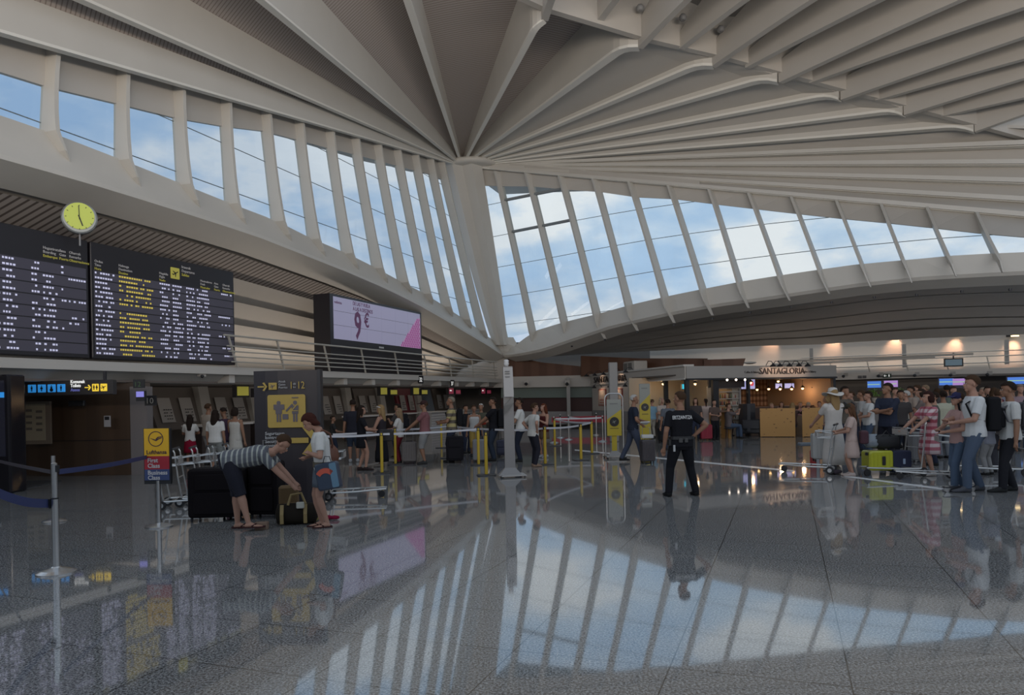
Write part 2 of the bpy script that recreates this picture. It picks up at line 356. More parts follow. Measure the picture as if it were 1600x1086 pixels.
# head fraction of each mullion (top of the glass)
heads = [.36, .34, .31, .27, .22, .17, .14, .12, .10, .09, .08, .08, .08, .08]
glassm = bpy.data.materials.new('window glass'); glassm.use_nodes = True
_t = glassm.node_tree; _t.nodes.clear()
_o = _t.nodes.new('ShaderNodeOutputMaterial'); _tr = _t.nodes.new('ShaderNodeBsdfTransparent'); _gl = _t.nodes.new('ShaderNodeBsdfGlossy'); _mx = _t.nodes.new('ShaderNodeMixShader'); _fr = None
_tr.inputs[0].default_value = (.93, .96, .97, 1); _gl.inputs['Roughness'].default_value = .02
_mx.inputs[0].default_value = .035; _t.links.new(_tr.outputs[0], _mx.inputs[1]); _t.links.new(_gl.outputs[0], _mx.inputs[2]); _t.links.new(_mx.outputs[0], _o.inputs[0])
wl = struct('window_1'); OUT = Vector((-AC, AS, 0))
def mullion(parent, top, bot, outv, wdt=.15, dpt=.30, tail=1.1, sw=Vector((0, 0, 0))):
    d = bot-top; pts = [top + d*t for t in (0, .25, .5, .75, .92)]
    pts += [bot - outv*.0, bot + d.normalized()*tail*.45 - outv*.12 + sw*.3, bot + d.normalized()*tail - outv*.02 + sw]
    side = outv.cross(Vector((0, 0, 1))).normalized(); rings = []
    dp = [dpt*1.0, dpt*.9, dpt*.9, dpt, dpt*1.15, dpt*1.25, dpt*.8, dpt*.12]
    ws = [wdt]*5 + [wdt, wdt*.5, wdt*.25]
    for p, a, b in zip(pts, dp, ws):
        rings.append([p - side*b/2 + outv*.12, p + side*b/2 + outv*.12, p + side*b/2*.7 - outv*a, p - side*b/2*.7 - outv*a])
    return MB().loft(rings, True, True).build('mullion', white2, parent)
for i, (t, b) in enumerate(zip(Ltop, Lbot)): mullion(wl, t + Vector((0, 0, .25)), b, OUT, tail=.85 if i < 9 else .6, sw=Vector((AS, AC, 0))*(.75 if i < 10 else .5))
barm = mat('glazing joint', (.25, .27, .28), .5)
def panes(parent, tops, bots, hd, outv, rows=1.15, extra=()):
    for i in range(len(tops)-1):
        h = []
        for j in (i, i+1): h.append(tops[j] + (bots[j]-tops[j])*hd[j])
        o1 = outv*.06
        MB().slab([h[0]+o1, h[1]+o1, bots[i+1]+o1, bots[i]+o1], outv*.012).build('glass_pane', glassm, parent)
        MB().slab([tops[i]+o1*.5+Vector((0, 0, .3)), tops[i+1]+o1*.5+Vector((0, 0, .3)), h[1]+o1*.5, h[0]+o1*.5], outv*.12).build('head_panel', white_paint, parent)
        # horizontal joints of the glazing at fixed heights
        m = MB(); z = math.floor(min(bots[i].z, bots[i+1].z)/rows)*rows
        while z < max(h[0].z, h[1].z):
            z += rows; ps = []
            quadp = [h[0], h[1], bots[i+1], bots[i]]
            for a, b in zip(quadp, quadp[1:]+quadp[:1]):
                if (a.z-z)*(b.z-z) < 0: ps.append(a + (b-a)*((z-a.z)/(b.z-a.z)))
            if len(ps) == 2: m.tube([ps[0]+outv*.09, ps[1]+outv*.09], .014, 4)
            if len(ps) == 2 and i in extra and z > max(bots[i].z, bots[i+1].z)+ (3.6 if len(extra) else 0): m.beam([ps[0]+outv*.02, ps[1]+outv*.02], .12, .10)
        if m.v: m.build('glazing_bar', barm, parent)
panes(wl, Ltop, Lbot, heads, OUT, 1.35)
# soffit strip between the lowest rib and the window head
r0 = RIBS[0][0]; inner = []
jl = [HUB + (Ltop[-1]-HUB)*.3] + Ltop[::-1]
A_ = resample(jl, 24); B_ = resample(r0[:-3], 24)
MB().loft([[A_[i] + Vector((0, 0, .3)), B_[i] + Vector((0, 0, .22)), B_[i] + Vector((0, 0, .34)), A_[i] + Vector((0, 0, .42))] for i in range(25)], True, True).build('ceiling_panel', slat, ceiling)
# eave outside the glass
MB().loft([[A_[i] + Vector((0, 0, .3)), A_[i] + OUT*(1.9 - 1.2*i/24) + Vector((0, 0, -.1)), A_[i] + OUT*(1.9 - 1.2*i/24) + Vector((0, 0, .1)), A_[i] + Vector((0, 0, .5))] for i in range(25)], True, True).build('eave', white_paint, ceiling)

# ribbon beam below the left glazing (top edge pixels, bottom edge pixels)
LB = Lbot + [PW(768, 532), PW(786, 548)]
rbpx = [(-100, 214), (0, 240), (112, 272), (200, 299), (300, 331), (400, 364), (470, 392), (540, 420), (600, 446), (650, 471), (687, 492), (730, 518), (770, 542), (788, 555)]
RB = [PW(a, b, PL+.35) for a, b in rbpx]
LBr = resample(LB, 26); RBr = resample(RB, 26)
rib1 = struct('trim_3')
n = 26
MB().loft([[LBr[i] + Vector((0, 0, .05)) + OUT*.35, LBr[i] + Vector((0, 0, .05)) - OUT*.02, RBr[i], RBr[i] + Vector((0, 0, -.10)), RBr[i] + OUT*.9 + Vector((0, 0, -.45)), RBr[i] + OUT*1.0] for i in range(n+1)], True, True).build('ribbon_beam', white2, rib1)
# vaulted soffit under the ribbon, in stepped bands back to the gallery wall
def vault(name, top, outv, base_off, base_z, m, steps=5, stripe=None):
    root = struct(name); n = len(top)-1; prev = None
    for s_ in range(steps):
        a = s_/steps; b = (s_+1)/steps
        def line(t, ofs):
            res = []
            for i, p in enumerate(top):
                bz = base_z; q = Vector((p.x, p.y, 0)) + outv(i)*base_off(i)
                x = 1-math.cos(t*math.pi/2); y = math.sin(t*math.pi/2)
                pos = Vector((p.x, p.y, 0)) + outv(i)*(.3 + (base_off(i)-.3)*y)
                z = (p.z-.14) + (bz-(p.z-.14))*(t**1.3)
                res.append(Vector((pos.x, pos.y, max(z, bz if p.z-.14 > bz else p.z-.14))) + outv(i)*ofs)
            return res
        la, lb = line(a, 0.0), line(b, 0.32)
        mb = MB(); mb.loft([[la[i], lb[i], lb[i] + outv(i)*.3, la[i] + outv(i)*.3] for i in range(n+1)], True, True)
        mb.build('soffit_panel', (stripe if (stripe and s_ == 1) else m), root)
    return root
slat2 = wave_mat('striped soffit', (.10, .08, .07), (.36, .32, .29), 1.6, axis='Y', thr=(.2, .3))
vault('trim_4', RBr, lambda i: OUT, lambda i: 3.0, 2.9, soffit_m, 6, slat2)

# ================= right glazing =================
RS = [(790, 528, 41.5, 733, 272), (834, 518, 39.8, 779, 275), (884, 504, 37.8, 827, 277), (935, 492, 35.8, 879, 281), (985, 478, 34.1, 931, 284), (1041, 465, 32.4, 987, 291),
      (1100, 453, 31.1, 1047, 294), (1157, 442, 30.0, 1110, 300), (1220, 432, 29.0, 1171, 306), (1282, 423, 28.1, 1237, 312), (1347, 414, 27.3, 1306, 317), (1412, 409, 26.6, 1375, 322),
      (1481, 402, 25.9, 1446, 328), (1554, 398, 25.3, 1522, 337), (1635, 395, 24.8, 1606, 346), (1725, 393, 24.3, 1700, 356), (1830, 392, 23.9, 1806, 366), (1950, 392, 23.5, 1930, 378)]
E15 = W(1600, 341, 27.0)
def edge_depth(px):
    lo, hi = 0.0, 1.6
    for _ in range(40):
        t = (lo+hi)/2; P = HUB + (E15-HUB)*t
        if P.x/P.y*F + CX < px: lo = t
        else: hi = t
    return (HUB + (E15-HUB)*lo).y
Rbot = [W(a, b, d) for a, b, d, _, _ in RS]; Rtop = [W(c, e_, edge_depth(c)+.1) for _, _, _, c, e_ in RS]
wr = struct('window_2')
def outr(i, pts=Rbot):
    a = pts[max(0, i-1)]; b = pts[min(len(pts)-1, i+1)]; d = Vector((b.x-a.x, b.y-a.y, 0)).normalized(); return Vector((-d.y, d.x, 0))
rheads = [.06, .06, .06, .07, .08, .10, .11, .14, .17, .21, .27, .32, .40, .48, .55, .6, .6, .6]
for i in range(len(Rbot)): mullion(wr, Rtop[i] + Vector((0, 0, .2)), Rbot[i], outr(i), .15, .28, 1.2)
for i in range(len(Rbot)-1): panes(wr, Rtop[i:i+2], Rbot[i:i+2], rheads[i:i+2], outr(i), 1.45, extra=(0,) if i in (1, 2) else ())
ev = [HUB + (E15-HUB)*(i/12*.5) + Vector((0, 0, -.02)) for i in range(13)]; eo = Vector((.42, .9, 0))
MB().loft([[p + eo*.12, p + eo*(4.2*(1-i/12)**1.2 + .2) + Vector((0, 0, -.35*(1-i/12))), p + eo*(4.2*(1-i/12)**1.2 + .2) + Vector((0, 0, .1)), p + eo*.12 + Vector((0, 0, .4))] for i, p in enumerate(ev)], True, True).build('eave', white_paint, ceiling)
RBt = [W(a, b, d) for a, b, d in ((788, 555, 41.6), (812, 553, 40.6), (850, 545, 39.0), (900, 528, 37.2), (960, 508, 34.9), (1050, 488, 32.2), (1120, 475, 30.7), (1200, 464, 29.2), (1280, 452, 28.0), (1350, 442, 27.1), (1440, 433, 26.1), (1520, 428, 25.5), (1600, 424, 24.9), (1750, 420, 24.0), (1950, 420, 23.4))]
RTt = [W(a, b, d) for a, b, d in ((786, 548, 42), (800, 545, 41.3), (834, 519, 39.9))] + Rbot[2:]
n = 30; T1 = resample(RTt, n); T2 = resample(RBt, n)
rib2 = struct('trim_5')
def o2(i): return outr(i, T1)
MB().loft([[T1[i] + Vector((0, 0, .05)) + o2(i)*.35, T1[i] + Vector((0, 0, .05)), T2[i] - o2(i)*.1, T2[i] + Vector((0, 0, -.12)), T2[i] + o2(i)*.8 + Vector((0, 0, -.35)), T2[i] + o2(i)] for i in range(n+1)], True, True).build('ribbon_beam', white2, rib2)
for i in range(len(Rbot)):
    if i > 1: MB().lathe([(.05, -.03), (.05, .04)], 8, Rbot[i] + Vector((0.45, 0, -1.25)) - outr(i)*.22).build('bolt', dark, rib2)
vault('trim_6', T2, o2, lambda i: 2.5 + 7.5*min(1, i/14), 4.15, soffit_m, 5)

# central leaning column
ct, cb = HUB + Vector((0, .1, .1)), W(782, 540, 41.6)
colr = MB(); rings = []
for j in range(15):
    t = j/14; p = ct + (cb-ct)*t; hw = .62*(1-t)**.6 + .36; q = .55*(1-t) + .35
    rings.append([p + Vector(v) for v in ((-hw, -q, 0), (-hw*.5, -q*1.5, 0), (0, -q*1.15, 0), (hw*.5, -q*1.5, 0), (hw, -q, 0), (hw, q, 0), (-hw, q, 0))])
colr.loft(rings, True, True)
o = colr.build('column_1', white2); o['kind'] = 'structure'
kn = MB().loft([[W(x, y, 41.8 + dd) for x, y, dd in r_] for r_ in (((770, 527, 0), (802, 527, -.3), (802, 527, .6), (770, 527, .6)), ((774, 545, 0), (812, 545, -.6), (812, 545, .4), (774, 545, .5)), ((784, 557, 0), (822, 555, -.8), (822, 555, .2), (784, 557, .4)))], True, True)
kn.build('column_base', white2, o)
# ================= left gallery, check-in hall and boards (frame: x along the wall, y outward, z up) =================
gal = struct('wall_left', (0, 0, 0), RZA)          # local x = q, local y = -p
Y0 = 15.4
gal_slab = MB()
gal_slab.box(0, 39.5, Y0-.1, Y0+6, 2.58, 2.80); gal_slab.build('gallery_slab', white_paint, gal)
MB().slab([(0, Y0+.15, 2.58), (39.5, Y0+.15, 2.58), (39.5, Y0+.55, 2.32), (0, Y0+.55, 2.32)], (0, .25, 0)).build('gallery_fascia', mat('dull cream paint', (.45, .44, .41), .6), gal)
for k in range(14):
    q = 17.5 + k*2.0
    if q < 39: MB().box(q-.12, q+.12, Y0+.02, Y0+.5, 2.34, 2.6).build('fascia_fin', white_paint, gal)
MB().box(0, 58, Y0+6, Y0+6.2, 0, 3.9).build('back_wall', mat('pale back wall', (.34, .32, .30), .7), gal)
MB().box(0, 39.7, Y0+3.0, Y0+3.15, 2.8, 3.6).build('gallery_back_wall', soffit_m, gal)
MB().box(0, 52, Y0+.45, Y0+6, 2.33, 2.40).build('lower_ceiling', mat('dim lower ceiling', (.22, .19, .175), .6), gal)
MB().box(39.4, 39.7, Y0-.35, Y0+6, 2.3, 5.2).build('end_wall', white_paint, gal)
# black end post and wood-panelled wall at the far left
wood_dark = wave_mat('dark wood panelling', (.060, .036, .022), (.075, .046, .028), .45, axis='X', rough=.35, thr=(.3, .7))
wc = struct('wall_wood')
a_, b_ = G(18, 742), G(207, 742); pts = []
for i in range(13):
    t = i/12; p = a_ + (b_-a_)*t; pts.append(p + Vector((0, -1.0*math.sin(math.pi*t)*.25, 0)))
MB().loft([[p, p + Vector((0, .2, 0)), p + Vector((0, .2, 2.14)), p + Vector((0, 0, 2.14))] for p in pts], True, True).build('wood_wall', wood_dark, wc)
MB().loft([[p + Vector((0, -.01, z)) for z in (.87, .885)] for p in pts], False).build('panel_joint', black, wc)
MB().box(pts[-1].x, pts[-1].x+.42, pts[-1].y-.05, pts[-1].y+.25, 0, 2.2).build('end_post', mat('dull grey post', (.17, .15, .145), .5), wc)
MB().box(pts[0].x-.2, pts[-1].x, pts[0].y-.06, pts[0].y+.3, 2.14, 2.34).build('header', mat('brown header', (.09, .07, .06), .5), wc)
def W2(px, py, d): return W(px, py, d)
t = thing('framed_notice', 'tall framed paper notice on the dark wood wall', 'notice', W(56, 659, 18.1))
MB().box(-.38, .38, -.05, .03, -.55, .50).build('frame', mat('pale wood frame', (.17, .13, .095), .5), t)
MB().box(-.30, .27, -.062, -.05, -.46, .44).build('paper', mat('cream paper', (.30, .25, .17), .8), t)
for i in range(4):
    MB().box(-.2, -.05, -.07, -.062, .25-i*.15, .31-i*.15).build('printed_mark', mat('brown print', (.12, .1, .08), .8), t)
    MB().box(.05, .2, -.07, -.062, .22-i*.15, .28-i*.15).build('printed_mark', MATS['brown print'], t)
t = thing('notice', 'small white paper notice taped on the dark wood wall', 'notice', W(168, 658, 17.9))
MB().box(-.08, .08, -.012, 0, -.14, .13).build('paper', mat('grey paper', (.33, .31, .31), .8), t)
MB().box(-.06, .05, -.018, -.012, .03, .11).build('printed_mark', black, t)
t = thing('door_sensor', 'black box fixed high on the dark wood wall', 'sensor', W(122, 629, 17.95)); MB().rbox(-.2, .2, -.1, 0, -.09, .05, .03).build('housing', black, t)
# overhead direction sign
blue_e = mat('blue sign face', (.03, .27, .70), .5, emit=.5); yel_e = mat('yellow sign face', (.95, .65, .05), .5, emit=.55)
white_e = mat('white sign lettering', (.85, .85, .82), .5, emit=.6); lilac = mat('blue sign lettering', (.13, .14, .42), .5, emit=.4)
def pict_man(mb, x, z, s_, y=0, skirt=False, M=None):
    mb.lathe([(.001, -.003), (.1*s_, -.003), (.1*s_, .003), (.001, .003)], 12, (0, 0, 0), Matrix.Translation((x, y, z+.42*s_)) @ Matrix.Rotation(math.pi/2, 4, 'X'))
    w0, w1 = (.12, .26) if skirt else (.17, .15)
    mb.slab([(x-w0*s_, y, z+.28*s_), (x+w0*s_, y, z+.28*s_), (x+w1*s_, y, z-.12*s_), (x-w1*s_, y, z-.12*s_)], (0, -.004, 0))
    mb.box(x-.11*s_, x-.02*s_, y-.004, y, z-.5*s_, z-.1*s_); mb.box(x+.02*s_, x+.11*s_, y-.004, y, z-.5*s_, z-.1*s_)
def plane_icon(mb, x, z, s_, y=0, ang=25):
    R_ = Matrix.Translation((x, y, z)) @ Matrix.Rotation(-math.radians(ang), 4, 'Y')
    P = lambda l: mb.slab([R_ @ Vector((a*s_, 0, b*s_)) for a, b in l], (0, -.005, 0))
    P([(-.4, -.05), (.38, -.05), (.45, 0), (.38, .05), (-.4, .05)]); P([(-.05, 0), (.12, 0), (-.14, .36), (-.22, .36)]); P([(-.05, 0), (.12, 0), (-.14, -.36), (-.22, -.36)]); P([(-.4, 0), (-.3, 0), (-.4, .17), (-.46, .17)])
def arrow_icon(mb, x, z, s_, y=0, flip=1):
    mb.slab([(x-.45*s_*flip, y, z-.07*s_), (x+.2*s_*flip, y, z-.07*s_), (x+.2*s_*flip, y, z+.07*s_), (x-.45*s_*flip, y, z+.07*s_)], (0, -.005, 0))
    for sg in (1, -1): mb.slab([(x+.5*s_*flip, y, z), (x+.3*s_*flip, y, z), (x+.02*s_*flip, y, z+sg*.36*s_), (x+.2*s_*flip, y, z+sg*.42*s_)], (0, -.005, 0))
t = thing('toilets_sign', 'long black overhead sign with blue toilet symbols and yellow arrow', 'sign', W(102, 605, 16.8))
MB().rbox(-1.18, 1.12, -.06, .12, -.19, .15, .02, axis='x').build('panel', mat('dark sign box', (.03, .026, .026), .4), t)
for q in (-.95, .9): MB().box(q-.03, q+.03, 0, .05, .15, .35).build('hanger', dark, t)
ic = black
for i, x in enumerate((-.72, -.495, -.27, -.05)):
    b = MB().rbox(x-.09, x+.09, -.075, -.06, -.11, .07, .012, axis='y').build('symbol_panel', blue_e, t)
    m = MB(); pict_man(m, x, -.02, .13, -.077, i == 1)
    if i == 2: m.lathe([(.03, -.002), (.04, -.002), (.04, .002), (.03, .002)], 14, (0, 0, 0), Matrix.Translation((x, -.078, -.06)) @ Matrix.Rotation(math.pi/2, 4, 'X'))
    m.build('symbol', ic, b)
for i, x in enumerate((.73, .92)):
    b = MB().rbox(x-.075, x+.075, -.075, -.06, -.11, .06, .012, axis='y').build('symbol_panel', yel_e, t); m = MB()
    if i: plane_icon(m, x, -.02, .14, -.077)
    else: pict_man(m, x-.03, -.02, .11, -.077); pict_man(m, x+.035, -.02, .11, -.077, True)
    m.build('symbol', ic, b)
m = MB(); arrow_icon(m, .55, -.02, .15, -.062); m.build('arrow', yel_e, t)
text('Komunak', .105, frontM(.16, -.066, .085), white_e, t, bold=.02, sx=.8); text('Toilets', .105, frontM(.16, -.066, -.005), white_e, t, bold=.02, sx=.8); text('Aseos', .10, frontM(.16, -.066, -.10), lilac, t, bold=.02, sx=.85)
t = thing('exit_sign', 'green and black running man exit sign with left arrow, above the toilets sign', 'sign', W(47, 587, 17.2))
dg_ = mat('dark green sign', (.012, .035, .02), .5); pg_ = mat('pale green symbol', (.38, .48, .26), .5, emit=.25)
MB().slab([(-.24, 0, -.09), (.20, 0, -.09), (.24, 0, .09), (-.19, 0, .09)], (0, .03, 0)).build('panel', dg_, t)
m = MB(); arrow_icon(m, -.09, 0, .14, -.003, -1); m.build('arrow', pg_, t); m = MB(); pict_man(m, .08, 0, .13, -.003); m.build('running_man', pg_, t)
# glossy kiosk at the left frame edge
t = thing('display_kiosk', 'tall black glossy advertising cabinet at the far left edge', 'display cabinet', G(2, 771), math.radians(-6))
MB().rbox(-1.2, .22, 0, .45, 0, 2.42, .05).build('cabinet', mat('glossy black', (.012, .011, .014), .12), t)
MB().box(-1.1, .12, -.012, 0, .75, 2.3).build('glass_front', mat('dark glossy glass', (.03, .03, .045), .08, coat=1), t)
MB().box(-1.1, .12, -.02, -.012, 1.95, 2.06).build('blue_band', blue_e, t)
MB().box(-.1, .0, -.02, -.012, .62, .68).build('card_slot', chrome, t)
t = MB().rbox(-1.6, 0, -.1, 1.5, 0, .03, .05).build('entrance_mat', mat('dark mat', (.03, .027, .026), .9), None, loc=G(52, 764)+Vector((-.3, 0, 0))); tag(t, 'dark floor mat beside the black cabinet at the far left', 'mat')

# ---- departure boards ----
panel_m = mat('board frame', (.018, .016, .02), .35); slat_scr = mat('board row face', (.045, .042, .058), .45, emit=.35)
txt_w = mat('lit white characters', (.62, .62, .82), .5, emit=.42); txt_y = mat('lit yellow characters', (.75, .58, .09), .5, emit=.35)
hdr_w = mat('pale header lettering', (.45, .43, .42), .5, emit=.1); hdr_y = mat('yellow header lettering', (.5, .45, .08), .5, emit=.15)
def board(name, label, q0, q1, z0, z1, cols, hdr, rows, seed, arrive):
    rnd = random.Random(seed)
    t = thing(name, label, 'departure board', LW(q0, -15.25, z0), RZA, None)
    Wd, Hh = q1-q0, z1-z0
    MB().rbox(0, Wd, 0, .35, 0, Hh, .03, axis='y').build('housing', panel_m, t)
    top = Hh*.76; rh = (top-.08)/(rows/2)
    for k in range(rows//2):
        MB().box(.07, Wd-.07, -.012, 0, .08+rh*k+.012, .08+rh*(k+1)-.012).build('row_panel', slat_scr, t)
    mw, my = MB(), MB()
    for k in range(rows):
        z = .08 + (top-.08)/rows*(k+.5)
        for (x0, x1, cm, prob, frac) in cols:
            if rnd.random() > prob: continue
            x = x0*Wd; end = (x0 + (x1-x0)*frac*rnd.uniform(.75, 1))*Wd
            while x < end:
                wv = rnd.uniform(.03, .055)
                if rnd.random() < .72: (my if cm else mw).box(x, x+wv, -.02, -.012, z-.021, z+.021)
                x += wv + .026
    mw.build('white_characters', txt_w, t)['kind'] = 'stuff'
    if my.v: my.build('yellow_characters', txt_y, t)['kind'] = 'stuff'
    for (x, zt, s_, lines) in hdr:
        for i, l in enumerate(lines):
            text(l, s_, frontM(x*Wd, -.006, zt*Hh - i*s_*1.05), hdr_y if i == 2 else hdr_w, t, name='header_lettering')
    if arrive:
        b = MB().rbox(.5*Wd, .5*Wd+.30, -.015, 0, .81*Hh, .81*Hh+.30, .02, axis='y').build('symbol_panel', hdr_y, t)
        m = MB(); plane_icon(m, .5*Wd+.15, .81*Hh+.15, .24, -.017, 30); m.build('plane_symbol', black, b)
    return t
qa, za = HP(141, 377, -15.25); qb, zb = HP(365, 427, -15.25); q0_, z0_ = HP(141, 560, -15.25)
board('departure_board', 'large black flight board with yellow destination column, right of the pair', qa, qb, z0_, za,
      [(.02, .13, 0, 1, 1), (.16, .40, 1, .95, .9), (.42, .49, 0, 1, 1), (.51, .58, 0, 1, 1), (.61, .68, 0, .95, 1), (.69, .79, 0, .95, 1), (.86, .98, 0, .3, 1)],
      [(.02, .83, .085, ('Ordua', 'Time', 'Hora')), (.16, .83, .085, ('Helmuga', 'Destination', 'Destino')), (.42, .83, .085, ('Hegaldia', 'Flight', 'Vuelo')), (.58, .93, .10, ('Irteerak', 'Departures', 'Salidas')),
       (.72, .83, .085, ('Mostradorea', 'Desk', 'Mostrador')), (.83, .83, .085, ('Atea', 'Gate', 'Puerta')), (.90, .83, .085, ('Oharrak', 'Remarks', 'Observaciones'))], 18, 3, True)
qc, zc = HP(137, 377, -15.25); qd, zd = HP(-120, 320, -15.25)
board('departure_board', 'large black flight board with white boarding times, left of the pair, clock above', qd, qc, z0_, za,
      [(.05, .30, 1, .9, .9), (.33, .40, 0, 1, 1), (.42, .50, 0, 1, 1), (.60, .645, 0, 1, 1), (.675, .775, 0, .9, 1), (.80, .82, 0, .4, 1), (.85, .98, 0, .2, 1)],
      [(.68, .86, .085, ('Hegaztiratzea', 'Boarding', 'Embarque')), (.79, .86, .085, ('Atea', 'Gate', 'Puerta')), (.86, .86, .085, ('Oharrak', 'Remarks', 'Observaciones'))], 16, 9, False)
# ---- clock ----
cc = W(124, 340, 16.6)
t = thing('wall_clock', 'round clock with glowing yellow green dial above the flight boards', 'clock', cc, math.radians(30))
MC = Matrix.Rotation(math.pi/2, 4, 'X')
MB().lathe([(.001, -.02), (.33, -.02), (.36, .0), (.36, .18), (.3, .24), (.001, .24)], 32, (0, 0, 0), Matrix.Rotation(-math.pi/2, 4, 'X')).build('casing', mat('grey clock casing', (.33, .34, .32), .3, metal=.5), t, False)
MB().lathe([(.001, -.01), (.30, -.01), (.30, .01), (.001, .01)], 32, (0, -.03, 0), None if False else Matrix.Translation((0, -.03, 0)) @ Matrix.Rotation(-math.pi/2, 4, 'X')).build('dial', mat('glowing dial', (.46, .52, .09), .5, emit=.25), t)
def hand(l, w_, ang): return MB().box(-w_, w_, -.055, -.045, -.05, l, Matrix.Rotation(math.radians(ang), 4, 'Y')).build('clock_hand', black, t)
hand(.26, .008, -2); hand(.2, .012, 162)
for k in range(12): MB().box(-.006, .006, -.048, -.041, .25, .28, Matrix.Rotation(math.radians(30*k), 4, 'Y')).build('hour_mark', black, t)
MB().tube([(0, .1, -.36), (0, .1, -.62)], .02).build('stem', grey, t)
# ---- advertising screen on the gallery ----
qs0, zs0 = HP(515, 460, -15.3); qs1, zs1 = HP(658, 487, -15.3); zs_t = (zs0+zs1)/2
t = thing('led_screen', 'wide lilac advertising screen showing 9 euro price above the gallery rail', 'screen', LW(qs0, -15.3, 2.8), RZA)
Wd = qs1-qs0; Ht = zs_t-2.8
MB().box(0, Wd, 0, .7, 0, Ht).build('housing', panel_m, t)
lil = mat('lilac screen', (.29, .28, .40), .4, emit=.45)
ph = 1.55; pz = Ht-.08-ph; nC = 6
for r_ in range(3):
    for c_ in range(nC):
        w_ = (Wd-.35)/nC; MB().box(.2+c_*w_+.006, .2+(c_+1)*w_-.006, -.015, 0, pz+r_*ph/3+.006, pz+(r_+1)*ph/3-.006).build('screen_tile', lil, t)
prp = mat('purple print', (.10, .035, .09), .5, emit=.3); mag = mat('magenta pattern', (.34, .05, .24), .5, emit=.35); pnk = mat('pink pattern', (.42, .25, .42), .5, emit=.4)
wS = Wd-.35
text('9', 1.45, frontM(.2+.20*wS, -.02, pz+.12), prp, t, bold=.02, sx=.7); text('€', .75, frontM(.2+.305*wS, -.02, pz+.60), prp, t, bold=.015, sx=.75)
text('volotea', .16, frontM(.25, -.02, pz+1.30), prp, t, name='brand_lettering'); 
m = MB(); m.slab([(.2+.72*wS, -.017, pz), (.2+wS, -.017, pz), (.2+wS, -.017, pz+1.38), (.2+.95*wS, -.017, pz+1.30)], (0, -.002, 0)); m.build('pink_field', pnk, t)
m = MB()
for i in range(12):
    for j in range(14):
        x = .72*wS + .2 + i*.16 + (j % 2)*.08; z = pz + .06 + j*.10
        if x < .12 + wS and (x-.2-.72*wS) > (z-pz)*.24*wS/1.38 + .05 and z < pz+1.35: m.slab([(x-.055, -.021, z), (x, -.021, z-.07), (x+.055, -.021, z), (x, -.021, z+.07)], (0, -.002, 0))
m.build('magenta_checks', mag, t)
text('DE LAS Y VUELA', .21, frontM(.2+.19*wS, -.02, pz+1.36), prp, t, name='headline', sx=.8); text('A LAS A DESTINOS', .21, frontM(.2+.19*wS, -.02, pz+1.16), prp, t, name='headline', sx=.8)
MB().box(Wd/2-.18, Wd/2+.18, -.01, 0, pz-.17, pz-.10).build('maker_plate', mat('pale plate', (.5, .5, .5), .4), t)
# ---- gallery railing ----
t = thing('gallery_railing', 'cream steel railing with slanting posts along the left gallery', 'railing', LW(HP(372, 578, -15.2)[0], -15.2, 2.8), RZA)
rail_m = mat('railing steel', (.52, .49, .43), .4, metal=.2)
QR = HP(372, 578, -15.2)[0]; Lq = HP(778, 588, -15.2)[0]-QR
qs = [HP(x, 578, -15.2)[0]-QR for x in (372, 445, 516, 572, 623, 668, 706, 741, 774)]
for q in qs: MB().beam([(q, 0, 0), (q-.5, -.12, .92)], .05, .05, side=(1, 0, 0), up=(0, 1, 0)).build('post', rail_m, t)
for h in (.15, .3, .45, .6, .9):
    f_ = h/.92; MB().tube([(-.2-.5*f_, -.12*f_, h), (Lq-.5*f_, -.12*f_, h)], .022 if h < .8 else .032, 6).build('rail', rail_m, t)
# ---- check-in desks, display walls and monitors beneath ----
panel_w = mat('pale fin', (.33, .32, .30), .6); dkpanel = mat('dark display wall', (.10, .085, .075), .5); paper = mat('route poster', (.30, .29, .28), .8)
yscr = mat('yellow monitor face', (.34, .31, .05), .4, emit=.3); rscr = mat('maroon monitor face', (.20, .025, .05), .4, emit=.5); bscr = mat('blue monitor face', (.20, .19, .55), .4, emit=.8)
dk = mat('dark laminate', (.035, .025, .024), .4); wtop = mat('pale counter top', (.5, .48, .46), .4); red_l = mat('maroon laminate', (.13, .02, .03), .5); silver = mat('silver slatted front', (.34, .34, .34), .4)
stations = [(HP(px_, 640, -18.6)[0], k_) for px_, k_ in ((292, 'yellow'), (375, 'yellow'), (530, 'yellow'), (585, 'yellow'), (645, 'maroon'), (700, 'maroon'))]
names = ['behind the airline class sign', 'behind the group of travellers in white', 'just right of the black direction totem', 'behind the two women in black', 'behind the man in the pink shirt', 'nearest the far corner']
